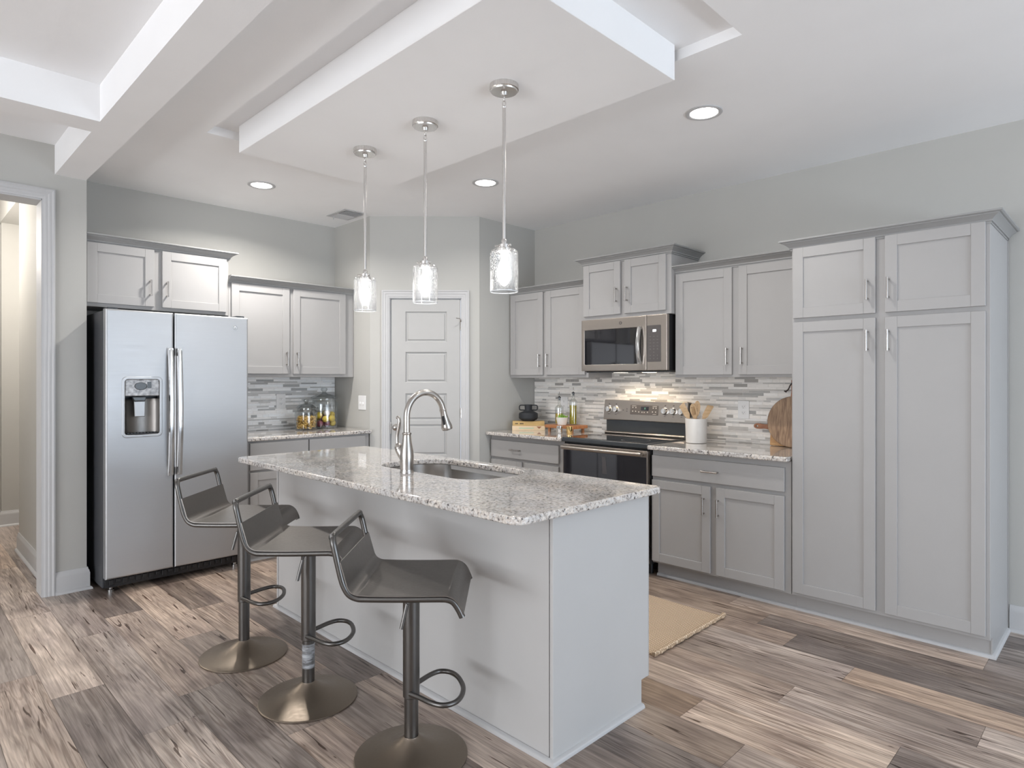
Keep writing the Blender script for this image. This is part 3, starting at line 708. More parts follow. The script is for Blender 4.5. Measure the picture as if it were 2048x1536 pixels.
def faucet():
    bx, by, bz = 1.803, 2.515, .914
    r = thing('faucet', 'brushed nickel gooseneck pull-down faucet standing at the island sink', 'faucet', (bx, by, bz))
    c = (bx, by, bz)
    bm = NB(); lathe(bm, [(.0335, 0), (.0335, .006), (.031, .010), (.0315, .018), (.033, .050), (.0335, .078), (.032, .100), (.027, .130), (.0225, .155), (.0205, .175), (.0195, .182), (.0205, .184), (.0225, .187), (.0225, .192), (.0195, .195), (.0165, .196)], 32, c)
    obj('body', bm, M['nickel'], r, smooth=40)
    d = Vector((1, -.06, 0)).normalized(); pts = []
    P = lambda s, z: Vector((bx, by, bz)) + d * s + Vector((0, 0, z))
    pts = [P(0, .19), P(0, .24)]; R_ = .108; cz = .272
    for k in range(0, 25):
        a = R(180 - 167 * k / 24); pts.append(P(R_ + R_ * math.cos(a), cz + R_ * 1.06 * math.sin(a)))
    bm = NB(); tube(bm, pts, .0155, 16); obj('spout', bm, M['nickel'], r, smooth=60)
    e = pts[-1]; t = (pts[-1] - pts[-2]).normalized(); q = t.to_track_quat('Z', 'Y').to_matrix().to_4x4(); q.translation = e
    bm = NB(); lathe(bm, [(.0155, -.004), (.0178, -.003), (.0178, .003), (.0165, .006), (.017, .03), (.021, .06), (.0275, .085), (.0285, .096), (.0265, .104), (.020, .106), (0, .106)], 24, mx=q)
    h_ = obj('spray_head', bm, M['nickel'], r, smooth=40)
    bm = NB(); s_ = -(d - t * d.dot(t)).normalized(); s_ = (s_ * .72 + Vector((-.35, -.6, 0))).normalized(); s_ = (s_ - t * s_.dot(t)).normalized(); v = t.cross(s_)
    mq = Matrix.Identity(4); mq.col[0] = (*v, 0); mq.col[1] = (*s_, 0); mq.col[2] = (*t, 0); mq.col[3] = (*(e + t * .052), 1)
    box(bm, -.007, .007, .012, .0245, -.024, .034, .004, 2, mx=mq); obj('button', bm, M['black'], h_)
    # side valve and lever
    n = Vector((-.25, .97, 0)).normalized(); v0 = Vector((bx, by, bz))
    bm = NB(); a = v0 + n * .008 + Vector((0, 0, .040)); b = v0 + n * .046 + Vector((0, 0, .112))
    q = (b - a).to_track_quat('Z', 'Y').to_matrix().to_4x4(); q.translation = a; L_ = (b - a).length
    lathe(bm, [(.014, 0), (.017, L_ * .35), (.021, L_ * .75), (.0225, L_ * .95), (.0215, L_), (.0, L_)], 20, mx=q); obj('valve', bm, M['nickel'], r, smooth=40)
    bm = NB(); lathe(bm, [(.0215, L_ + .001), (.022, L_ + .004), (.020, L_ + .015), (.012, L_ + .026), (.008, L_ + .03)], 20, mx=q)
    k0 = b + (b - a).normalized() * .018
    tube(bm, smooth_path([k0, k0 + n * .006 + Vector((0, 0, .02)), k0 + n * .006 + Vector((0, 0, .05)), k0 - n * .003 + Vector((0, 0, .09)), k0 - n * .008 + Vector((0, 0, .118)), k0 - n * .004 + Vector((0, 0, .134)), k0 + n * .006 + Vector((0, 0, .138))], 5), .0085, 12,
         rad=None); obj('lever', bm, M['nickel'], r, smooth=60)
faucet()

# ------------------------------------------------------------------ refrigerator
def badge(bm, mx, r_):
    t = NB(); lathe(t, [(r_, 0), (r_, .0012), (r_ * .84, .0012), (r_ * .84, .0004)], 28, cap0=False, cap1=False); merge(bm, t, mx)
    tube(bm, [mx @ Vector((r_ * .5 * math.cos(t) - r_ * .12, r_ * .5 * math.sin(t), .0006)) for t in [.6 + 5.0 * k / 14 for k in range(15)]], r_ * .07, 6)
    tube(bm, [mx @ Vector((r_ * (.15 + .3 * k / 6), r_ * .35 * math.sin(k), .0006)) for k in range(7)], r_ * .06, 6)
def fridge():
    r = thing('refrigerator', 'stainless side-by-side refrigerator with water dispenser in its left door', 'refrigerator', (1.45, 4.95, 0))
    x0, x1, yf = 1.003, 1.896, 4.60
    bm = NB(); box(bm, x0, x1, 4.69, 5.245, .03, 1.805, .004, 2); obj('case', bm, M['fridgeside'], r)
    mx = FX(4.675); th = .075
    xs = (x0, 1.394, 1.403, x1); z0, z1 = .102, 1.812
    bm = NB(); dx0, dx1, dz0, dz1 = 1.104, 1.314, 1.003, 1.370
    def bow(bm_):                                        # doors are gently crowned
        pass
    plate(bm, rrect(xs[0], xs[1], z0, z1, 0), 0, th, [rrect(dx0, dx1, dz0, dz1, .022, 5)], .010, 3, mx=UP(mx))
    L = obj('door', bm, M['steel'], r)
    bm = NB(); plate(bm, rrect(xs[2], xs[3], z0, z1, 0), 0, th, (), .010, 3, mx=UP(mx)); Rr = obj('door', bm, M['steel'], r)
    mf = FX(yf)
    def handle(par, xa, xb, flip):
        bm = NB(); n = 24; zt_, zb_ = 1.575, .727; ring = []
        for i in range(n + 1):
            s = i / n; z = zb_ + (zt_ - zb_) * s; o = .030 + .030 * math.sin(math.pi * s)
            ring.append([bm.verts.new(mf @ Vector(p)) for p in ((xa, o - .012, z), (xa + .004, o, z), ((xa + xb) / 2, o + .003, z), (xb - .004, o, z), (xb, o - .012, z))])
        for a, b in zip(ring, ring[1:]):
            for k in range(5): bm.faces.new((a[k], a[(k + 1) % 5], b[(k + 1) % 5], b[k]))
        bm.faces.new(ring[0]); bm.faces.new(ring[-1])
        for zz in (zb_, zt_ - .05): box(bm, xa + .002, xb - .002, -.002, .032, zz, zz + .05, .003, mx=mf)
        obj('handle', bm, M['steelv'], par, smooth=40)
    handle(L, 1.354, 1.389, 0); handle(Rr, 1.408, 1.443, 1)
    bm = NB(); plate(bm, rrect(dx0 - .013, dx1 + .013, dz0 - .013, dz1 + .013, .028, 6), -.002, .005, [rrect(dx0 + .004, dx1 - .004, dz0 + .004, dz1 - .004, .018, 5)], .003, 2, mx=UP(mf))
    obj('dispenser_frame', bm, M['steel'], L, smooth=50)
    bm = NB(); o = -.066                                 # niche: curved back wall
    prof = [(dx0 + .003, 0)] + [(dx0 + .003 + (dx1 - dx0 - .006) * k / 16, -.058 * math.sin(math.pi * k / 16) ** .5) for k in range(0, 17)] + [(dx1 - .003, 0)]
    a = [bm.verts.new(mf @ Vector((x, y, dz0 + .004))) for x, y in prof]; b = [bm.verts.new(mf @ Vector((x, y, dz1 - .13))) for x, y in prof]
    for i in range(len(a) - 1): bm.faces.new((a[i], a[i + 1], b[i + 1], b[i]))
    bm.faces.new(a); bm.faces.new(b); obj('dispenser_niche', bm, M['gun'], L, smooth=50)
    bm = NB(); box(bm, dx0 + .005, dx1 - .005, -.03, .002, dz1 - .112, dz1 - .004, .006, 2, mx=mf); cp = obj('dispenser_panel', bm, M['filmpanel'], L); cp['label'] = 'glossy dispenser control panel under protective film'
    bm = NB(); cx = (dx0 + dx1) / 2
    t = NB(); lathe(t, [(.034, 0), (.030, .002), (0, .002)], 24); bmesh.ops.scale(t, vec=(1.1, .75, 1), verts=t.verts[:]); merge(bm, t, UP(mf) @ Matrix.Translation((cx - .01, dz1 - .048, .002)))
    box(bm, cx + .028, cx + .052, .001, .003, dz1 - .062, dz1 - .02, mx=mf); obj('dispenser_display', bm, M['charcoal'], L)
    bm = NB()
    pr = [(cx - .058, dz1 - .118), (cx + .025, dz1 - .118), (cx + .018, dz1 - .145), (cx - .045, dz1 - .145)]
    plate(bm, pr, -.045, -.004, (), .004, 2, mx=UP(mf)); obj('dispenser_spout', bm, M['charcoal'], L)
    bm = NB(); plate(bm, [(cx - .040, dz1 - .247), (cx + .020, dz1 - .247), (cx + .022, dz1 - .146), (cx - .044, dz1 - .146)], -.028, -.018, (), .004, 2, mx=UP(mf)); pd = obj('dispenser_paddle', bm, M['brass'], L); pd.data.materials[0] = M['steel']
    bm = NB(); box(bm, dx0 + .012, dx1 - .012, -.05, -.002, dz0 + .005, dz0 + .012, mx=mf)
    for k in range(9): box(bm, dx0 + .02 + k * .019, dx0 + .032 + k * .019, -.045, -.008, dz0 + .012, dz0 + .017, mx=mf)
    obj('drip_tray', bm, M['black'], L)
    bm = NB(); badge(bm, UP(mf) @ Matrix.Translation((1.805, 1.736, 0)), .016); obj('badge', bm, M['steelv'], Rr)
    bm = NB(); box(bm, x0 + .01, x1 - .01, 4.66, 4.70, .035, .100)
    for k in range(22): box(bm, x0 + .03 + k * .0385, x0 + .058 + k * .0385, 4.650, 4.662, .05 + .012 * (k % 2), .085, .002)
    obj('base_grille', bm, M['black'], r)
    for x in (x0 + .05, x1 - .06):
        bm = NB(); lathe(bm, [(.02, 0), (.02, .014), (.011, .016), (.011, .05)], 16, (x, 4.70, 0)); obj('foot', bm, M['steelv'], r, smooth=40)
    for x in (x0 + .045, x1 - .045):
        bm = NB(); box(bm, x - .03, x + .03, 4.63, 4.74, 1.812, 1.826, .004, 2); obj('hinge_cover', bm, M['charcoal'], r)
fridge()

# ------------------------------------------------------------------ microwave and range
def microwave():
    r = thing('microwave', 'over-the-range microwave with stainless front and dark window', 'microwave', (4.13, 2.745, 1.425))
    X = 3.92; mx = FY(3.955); mf = FY(X); th = .035
    y0, y1, ys = 2.362, 3.128, 2.530; z0, z1 = 1.427, 1.832
    bm = NB(); box(bm, 3.957, 4.338, y0 + .004, y1 - .004, z0, z1, .003); obj('case', bm, M['black'], r)
    w0, w1, wz0, wz1 = 2.575, 3.098, 1.480, 1.748
    bm = NB(); plate(bm, rrect(ys + .0015, y1, z0 + .004, z1 - .002, .004, 3), 0, th, [rrect(w0, w1, wz0, wz1, .006, 3)], .004, 2, mx=UP(mx)); d = obj('door', bm, M['slate'], r, smooth=40)
    bm = NB(); box(bm, w0 - .003, w1 + .003, .005, th - .004, wz0 - .003, wz1 + .003, mx=mx); obj('window', bm, M['blackglass'], d)
    bm = NB()
    n = 16; ring = []
    for i in range(n + 1):
        s = i / n; z = 1.478 + .272 * s; o = .022 + .022 * math.sin(math.pi * s)
        ring.append([bm.verts.new(mf @ Vector(p)) for p in ((2.568, o - .014, z), (2.570, o, z), (2.582, o + .003, z), (2.594, o, z), (2.596, o - .014, z))])
    for a, b in zip(ring, ring[1:]):
        for k in range(5): bm.faces.new((a[k], a[(k + 1) % 5], b[(k + 1) % 5], b[k]))
    bm.faces.new(ring[0]); bm.faces.new(ring[-1])
    for zz in (1.478, 1.73): box(bm, 2.572, 2.592, -.002, .026, zz, zz + .02, .002, mx=mf)
    obj('handle', bm, M['steelv'], d, smooth=40)
    bm = NB(); badge(bm, UP(mf) @ Matrix.Translation((2.756, 1.789, 0)), .012); obj('badge', bm, M['charcoal'], d)
    bm = NB(); plate(bm, rrect(y0, ys - .0015, z0 + .004, z1 - .002, .004, 3), 0, th, (), .004, 2, mx=UP(mx)); p = obj('control_panel', bm, M['slate'], r, smooth=40)
    bm = NB(); plate(bm, rrect(2.410, 2.524, 1.492, 1.755, .006, 3), 0, .002, (), .0006, 1, mx=UP(mf)); obj('keypad', bm, M['panelgrey'], p)
    bm = NB(); box(bm, 2.448, 2.476, .002, .003, 1.708, 1.724, mx=mf); obj('display', bm, M['display'], p)
    for i in range(8):
        for j in range(3):
            if i == 2 and j != 1: continue
            cy_ = 2.437 + j * .030; cz_ = 1.513 + i * .023; s = .007 if i > 2 else .005; bm = NB()
            box(bm, cy_ - s, cy_ + s, .002, .0026, cz_ - .0014, cz_ + .0014, mx=mf)
            if i < 4: box(bm, cy_ - .002, cy_ + .002, .002, .0026, cz_ - .001, cz_ + .007, mx=mf)
            obj('key', bm, M['mark2'], p)
    bm = NB(); box(bm, 3.97, 4.33, y0 + .01, y1 - .01, 1.419, 1.428, .002); u = obj('underside', bm, M['charcoal'], r)
    for y in (2.60, 2.86): bm = NB(); box(bm, 4.09, 4.17, y, y + .08, 1.4184, 1.420); obj('cooktop_lamp', bm, M['lamp'], r)
    for y in (2.64, 2.90):
        l = bpy.data.lights.new('cooktop_light', 'SPOT'); l.energy = 2.6; l.color = (1, .80, .56); l.spot_size = R(150); l.spot_blend = .6; l.shadow_soft_size = .03
        o = bpy.data.objects.new('cooktop_light', l); COL.objects.link(o); o.location = (4.13, y, 1.412)
microwave()

def rangecooker():
    r = thing('range', 'freestanding electric range with stainless backguard and black glass cooktop', 'range', (4.03, 2.783, 0))
    y0, y1 = 2.398, 3.170; X = 3.775; mx = FY(X); mf = FY(3.735)
    bm = NB(); box(bm, X + .002, 4.325, y0 + .002, y1 - .002, .08, .885, .002); obj('body', bm, M['black'], r)
    for x in (3.85, 4.28):
        for y in (y0 + .05, y1 - .05):
            bm = NB(); cyl(bm, (x, y, 0), (x, y, .085), .018); obj('foot', bm, M['black'], r, smooth=40)
    bm = NB(); plate(bm, rrect(3.730, 4.325, y0 - .001, y1 + .001, [.004, .004, .012, .012], 4), .886, .921, (), .007, 3); c = obj('cooktop', bm, M['charcoal'], r, smooth=50)
    bm = NB(); plate(bm, rrect(3.752, 4.24, y0 + .02, y1 - .02, .006, 3), .920, .9225, (), .001, 1)
    obj('glass_surface', bm, M['blackglass'], c)
    for (x, y, q) in ((3.89, 2.60, .105), (3.89, 2.97, .08), (4.12, 2.60, .075), (4.12, 2.97, .10)):
        bm = NB(); lathe(bm, [(q, .9225), (q, .9229), (q - .003, .9229), (q - .003, .9225)], 40, cap0=False, cap1=False, c=(x, y, 0)); obj('burner_ring', bm, M['panelgrey'], c)
    bm = NB(); plate(bm, rrect(y0 + .004, y1 - .004, .205, .872, .006, 3), 0, .04, [rrect(y0 + .05, y1 - .05, .30, .795, .01, 3)], .004, 2, mx=UP(mx)); d = obj('oven_door', bm, M['slate'], r, smooth=40)
    bm = NB(); box(bm, y0 + .012, y1 - .012, .03, .0415, .23, .826, .002, mx=mx); obj('window', bm, M['ovenglass'], d)
    bm = NB(); n = 20; pts = []
    for i in range(n + 1):
        s = i / n; pts.append(mf @ Vector((y0 + .028 + (y1 - y0 - .056) * s, .040 + .010 * math.sin(math.pi * s), .848)))
    tube(bm, pts, .0155, 16)
    for y in (y0 + .045, y1 - .045): box(bm, y - .014, y + .014, 0, .034, .836, .860, .003, mx=mf)
    obj('handle', bm, M['slate'], d, smooth=60)
    bm = NB(); plate(bm, [(2.742, .676), (2.785, .676), (2.790, .80), (2.757, .80)], .0, .0006, mx=UP(FY(3.7334))); pl = obj('paper_sheet', bm, M['sheet'], d); pl['label'] = 'pale paper sheet behind the oven window'
    bm = NB(); box(bm, y0 + .006, y1 - .006, .0, .036, .085, .195, .004, 2, mx=mx); obj('storage_drawer', bm, M['slate'], r)
    # backguard
    bm = NB(); box(bm, 4.262, 4.330, y0 + .012, y1 - .032, .920, 1.05, .003); obj('back_riser', bm, M['charcoal'], r)
    bm = NB(); tube(bm, [(4.25, y0 + .012, .932), (4.25, y1 - .03, .932)], .011, 10); obj('riser_lip', bm, M['slate'], r, smooth=60)
    g0, g1 = y0 - .006, y1 - .012
    tilt = Matrix.Translation((4.246, 0, 1.036)) @ Matrix.Rotation(R(7), 4, 'Y') @ Matrix.Translation((-4.246, 0, -1.036))
    mb = tilt @ FY(4.246)
    bm = NB(); box(bm, g0, g1, -.055, 0, 1.036, 1.199, .006, 3, mx=mb); b = obj('backguard', bm, M['slate'], r, smooth=50)
    bm = NB(); box(bm, g0 - .001, g0 + .012, -.062, -.012, 1.045, 1.195, .004, mx=mb); obj('backguard_end_cap', bm, M['black'], r)
    bm = NB(); plate(bm, rrect(2.640, 2.898, 1.086, 1.163, .007, 4), 0, .002, (), .0007, 1, mx=UP(mb)); pn = obj('control_panel', bm, M['panelgrey'], b)
    bm = NB(); box(bm, 2.726, 2.798, .002, .0026, 1.121, 1.151, mx=mb); obj('display', bm, M['blackglass'], b)
    bm = NB(); text_bm(bm, '0', .020, UP(mb) @ Matrix.Translation((2.760, 1.136, .0027)) @ Matrix.Scale(-1, 4, (1, 0, 0)), .0002); obj('clock_digits', bm, M['digits'], b)
    for (y, z) in ((2.873, 1.142), (2.845, 1.142), (2.685, 1.142), (2.660, 1.142), (2.873, 1.112), (2.845, 1.112), (2.815, 1.108), (2.785, 1.106), (2.765, 1.106), (2.735, 1.108), (2.690, 1.112), (2.662, 1.112)):
        bm = NB(); box(bm, y - .004, y + .004, .002, .0026, z - .004, z + .004, mx=mb); obj('key', bm, M['mark'], b)
    for (y, z, q) in ((2.862, 1.155, .02), (2.672, 1.155, .02), (2.672, 1.094, .015)): bm = NB(); box(bm, y - q, y + q, .002, .0026, z - .0015, z + .0015, mx=mb); obj('key_caption', bm, M['mark'], b)
    for y in (3.106, 3.036, 2.580, 2.508, 2.437):
        bm = NB(); q = (mb.to_3x3() @ Vector((0, 1, 0))).to_track_quat('Z', 'Y').to_matrix().to_4x4(); q.translation = mb @ Vector((y, 0, 1.121))
        lathe(bm, [(.030, 0), (.030, .003), (.026, .004), (.024, .022), (.021, .027), (0, .028)], 28, mx=q)
        mk = frame((0, 0, 0), (0, 1, 0), (-1, 0, 0)); box(bm, y - .005, y + .005, .02, .036, 1.121 - .022, 1.121 + .022, .003, 2, mx=mb)
        obj('knob', bm, M['silver'], b, smooth=40)
    bm = NB()
    for y in (3.106, 3.036, 2.580, 2.508, 2.437):
        box(bm, y - .008, y + .008, 0, .0006, 1.080, 1.083, mx=mb); box(bm, y - .006, y + .006, 0, .0006, 1.163, 1.169, mx=mb)
    for y, z in ((2.965, 1.118), (2.930, 1.128), (2.930, 1.110)): box(bm, y - .006, y + .006, 0, .0006, z - .004, z + .004, mx=mb)
    obj('printed_legend', bm, M['panelgrey'], b)
rangecooker()

# ------------------------------------------------------------------ backsplash
def splash(label, mx, a0, a1, z0, z1, seed, lift=1, tint=(1, 1, 1)):  # lower lift whitens the tiles to make up for weak light
    bm = NB(); lay = bm.loops.layers.float_color.new('plank')
    rr = random.Random(seed); hs = [.021, .0165, .0105, .0145, .024, .0095, .023, .0145, .0105, .0145, .022, .0105, .0185, .0125]
    z = z1; i = 0; g = .0016
    rows = []
    while z > z0 + .004:
        hh = min(hs[i % len(hs)], z - z0); rows.append((z - hh, z, i)); z -= hh; i += 1
    for (b0, b1, i) in rows:
        hh = b1 - b0; a = a0 - rr.uniform(0, .12); kind = 'wide' if hh > .019 else ('thin' if hh < .012 else 'mid')
        while a < a1:
            L_ = rr.choice({'wide': (.05, .10, .10, .15), 'thin': (.10, .15, .15), 'mid': (.05, .10, .15, .15)}[kind])
            wts = ({'wide': ((.98, 7), (.36, 2.2)), 'thin': ((.98, 3), (.52, 3), (.40, 1)), 'mid': ((.98, 4), (.56, 2), (.72, 1), (.38, 1.2))} if lift < .8 else {'wide': ((.90, 6), (.40, 2), (.80, 1)), 'thin': ((.58, 4), (.88, 3), (.46, 1)), 'mid': ((.58, 3), (.74, 3), (.88, 2), (.44, 1))})[kind]
            v = rr.choices([q[0] for q in wts], [q[1] for q in wts])[0] ** lift * rr.uniform(.94, 1.05)
            cold = rr.uniform(.97, 1.03)
            x0, x1 = max(a, a0) + g / 2, min(a + L_, a1) - g / 2
            if x1 - x0 > .004:
                n0 = len(bm.faces); t = NB(); dz = -.001 if v < .35 else 0
                box(t, x0, x1, 0, .007 + dz, b0 + g / 2, b1 - g / 2, .0007)
                merge(bm, t, mx); bm.faces.ensure_lookup_table()
                for f in bm.faces[n0:]:
                    for l in f.loops: l[lay] = (v * tint[0], v * tint[1] * cold ** .5, v * tint[2] * cold, 1)
            a += L_
    n0 = len(bm.faces); box(bm, a0, a1, -.0005, .0058, z0, z1, mx=mx, mi=1); bm.faces.ensure_lookup_table()
    for f in bm.faces[n0:]: f.material_index = 1
    c = mx @ Vector(((a0 + a1) / 2, 0, z0)); bmesh.ops.translate(bm, vec=-c, verts=bm.verts[:])
    o = obj('backsplash', bm, [M['tile'], M['grout']]); o.location = c; tag(o, label, 'backsplash'); return o
splash('cool grey linear mosaic backsplash behind the two glass jars', FX(YB - .002), 1.90, 2.962, .9365, 1.386, 5, .75, tint=(1.0, 1.01, 1.02))
splash('beige grey linear mosaic backsplash behind the range', FY(XR - .002), 1.447, 4.022, .9145, 1.43, 11, 1.0, tint=(1.02, .99, .95))

def outlet(label, mx, a, z, w_=.078, h_=.122, kind='outlet'):
    c = mx @ Vector((a, 0, z)); r = thing('wall_outlet' if kind == 'outlet' else 'light_switch', label, 'outlet' if kind == 'outlet' else 'switch', tuple(c))
    bm = NB(); plate(bm, rrect(a - w_ / 2, a + w_ / 2, z - h_ / 2, z + h_ / 2, .004, 3), 0, .006, (), .003, 2, mx=UP(mx)); obj('cover_plate', bm, M['white'], r, smooth=50)
    if kind == 'outlet':
        for s in (-1, 1):
            bm = NB(); plate(bm, rrect(a - .017, a + .017, z + s * .021 - .014, z + s * .021 + .014, .012, 5), .005, .0078, (), .001, 1, mx=UP(mx)); q = obj('receptacle', bm, M['white'], r)
            bm = NB()
            for e in (-.0065, .0065): box(bm, a + e - .001, a + e + .001, .0078, .0081, z + s * .021 - .002, z + s * .021 + .007, mx=mx)
            box(bm, a - .002, a + .002, .0078, .0081, z + s * .021 - .0095, z + s * .021 - .0055, mx=mx); obj('slot', bm, M['slot'], q)
    else:
        for e in (-.023, .023):
            bm = NB(); box(bm, a + e - .005, a + e + .005, .004, .016, z - .012, z + .006, .002, mx=mx); obj('toggle', bm, M['white'], r)
    return r
outlet('white duplex outlet on the backsplash left of the glass jars', FX(YB - .009), 2.445, 1.178, .083, .125)
outlet('white duplex outlet on the backsplash right of the utensil crock', FY(XR - .009), 1.993, 1.150, .083, .127)
outlet('white outlet on the backsplash half hidden behind the oil bottles', FY(XR - .009), 3.655, 1.148, .083, .127)
outlet('white double light switch on the wall beside the pantry door', frame((2.965, 0, 0), (0, 1, 0), (-1, 0, 0)), 4.788, 1.163, .120, .124, 'switch')

# ------------------------------------------------------------------ bar stools
def stool(label, loc, rot, dz, film=False):
    r = thing('bar_stool', label, 'bar stool', loc, 0, None)
    O = Vector(loc); W = lambda p: O + Vector(p)
    zs = .655 + dz
    bm = NB(); lathe(bm, [(.200, 0), (.2035, .002), (.2035, .006), (.199, .009), (.170, .0145), (.135, .022), (.10, .032), (.07, .045), (.048, .058), (.034, .069), (.0285, .074), (.0275, .076), (.0, .076)], 64, tuple(O))
    obj('base', bm, M['bronze'], r, smooth=40)
    bm = NB(); lathe(bm, [(.0255, .07), (.0255, .26 + dz)], 28, tuple(O)); lo = obj('lower_column', bm, M['gundark'], r, smooth=40)
    if film:
        bm = NB(); lathe(bm, [(.0263, .135), (.0268, .15), (.0262, .165), (.027, .18), (.0262, .20), (.027, .222 + dz * .5)], 28, tuple(O), cap0=False, cap1=False); f = obj('protective_film', bm, M['film'], r, smooth=60); f['label'] = 'clear plastic film wrapped round the lower column'
    bm = NB(); lathe(bm, [(.027, .221 + dz), (.030, .224 + dz), (.030, .235 + dz), (.0303, zs - .012)], 28, tuple(O)); obj('upper_column', bm, M['gundark'], r, smooth=40)
    # seat pan: one bent sheet
    side = [(-.203, .112), (-.199, .098), (-.184, .045), (-.178, .026), (-.168, .012), (-.152, .004), (-.13, .001), (-.05, -.001), (.05, -.001), (.135, .0), (.158, -.003), (.176, -.013), (.190, -.030), (.199, -.050), (.204, -.062)]
    hw = .208; bm = NB(); top = []; bot = []
    pr = smooth_path([(x, 0, z) for x, z in side], 3)
    for i, p in enumerate(pr):
        a = pr[max(i - 1, 0)]; b = pr[min(i + 1, len(pr) - 1)]; t = (b - a).normalized(); n = Vector((-t.z, 0, t.x)); n = n if n.z > 0 or abs(n.z) < .4 else -n
        row = []
        for off in (.002, -.002):
            row.append([bm.verts.new(W((p.x + n.x * off, y, zs + p.z + n.z * off - .0 - .006 * (1 - (y / hw) ** 2) * (1 if abs(p.x) < .15 else 0)))) for y in [hw * (k / 4 - 1) for k in range(9)]])
        top.append(row[0]); bot.append(row[1])
    for A, fl in ((top, 0), (bot, 1)):
        for a, b in zip(A, A[1:]):
            for k in range(8): bm.faces.new((a[k], a[k + 1], b[k + 1], b[k]))
    for k in (0, 8):
        for i in range(len(top) - 1): bm.faces.new((top[i][k], top[i + 1][k], bot[i + 1][k], bot[i][k]))
    for i in (0, -1):
        for k in range(8): bm.faces.new((top[i][k], top[i][k + 1], bot[i][k + 1], bot[i][k]))
    obj('seat', bm, M['gun'], r, smooth=40)
    sp = [(.200, -.072), (.191, -.052), (.180, -.034), (.168, -.021), (.150, -.014), (.12, -.0125), (.0, -.0135), (-.12, -.0125), (-.150, -.010), (-.174, .002), (-.190, .026), (-.202, .062), (-.222, .15)]
    yy = hw - .009
    pts = [(x, -yy, z) for x, z in sp] + [(-.2285, -yy + .003, .176), (-.232, -yy + .014, .188), (-.2335, -yy + .034, .193)]
    pts += [(x, -y, z) for x, y, z in pts[::-1]]
    bm = NB(); tube(bm, [W((x, y, zs + z)) for x, y, z in smooth_path(pts, 4)], .0108, 14); obj('frame_tube', bm, M['gundark'], r, smooth=60)
    bm = NB(); lathe(bm, [(.055, zs - .030), (.058, zs - .022), (.058, zs - .0115), (.0, zs - .0115)], 24, tuple(O)); obj('swivel_plate', bm, M['gundark'], r, smooth=40)
    lp = [(-.004, -.026), (.030, -.060), (.070, -.104), (.108, -.126), (.146, -.116), (.172, -.082), (.186, -.03), (.186, .02), (.172, .082), (.146, .120), (.108, .132), (.070, .108), (.030, .062), (-.004, .026)]
    a = R(9); bm = NB()
    tube(bm, [W((x * math.cos(a) - y * math.sin(a), x * math.sin(a) + y * math.cos(a), .243 + dz)) for x, y, _ in smooth_path([(x, y, 0) for x, y in lp], 4)], .0092, 12)
    obj('footrest', bm, M['gundark'], r, smooth=60)
    bm = NB(); p0, p1, p2 = (.012, -.045, zs - .016), (-.004, -.068, zs - .075), (-.022, -.082, zs - .158)
    cyl(bm, W((.01, -.02, zs - .012)), W(p0), .0045, seg=10); cyl(bm, W(p0), W(p1), .0045, seg=10); cyl(bm, W(p1), W(p2), .0075, .0065, 12); obj('height_lever', bm, M['gundark'], r, smooth=40)
    r.rotation_euler = (0, 0, rot); return r
RS = R(-45)
stool('gunmetal bar stool nearest the camera, at the near end of the island', (1.362, 1.872, 0), RS, -.005)
stool('gunmetal bar stool in the middle, clear film round its lower column', (1.297, 2.522, 0), RS + R(1.5), .032, True)
stool('gunmetal bar stool farthest from the camera, in front of the refrigerator', (1.278, 3.150, 0), RS, .045)

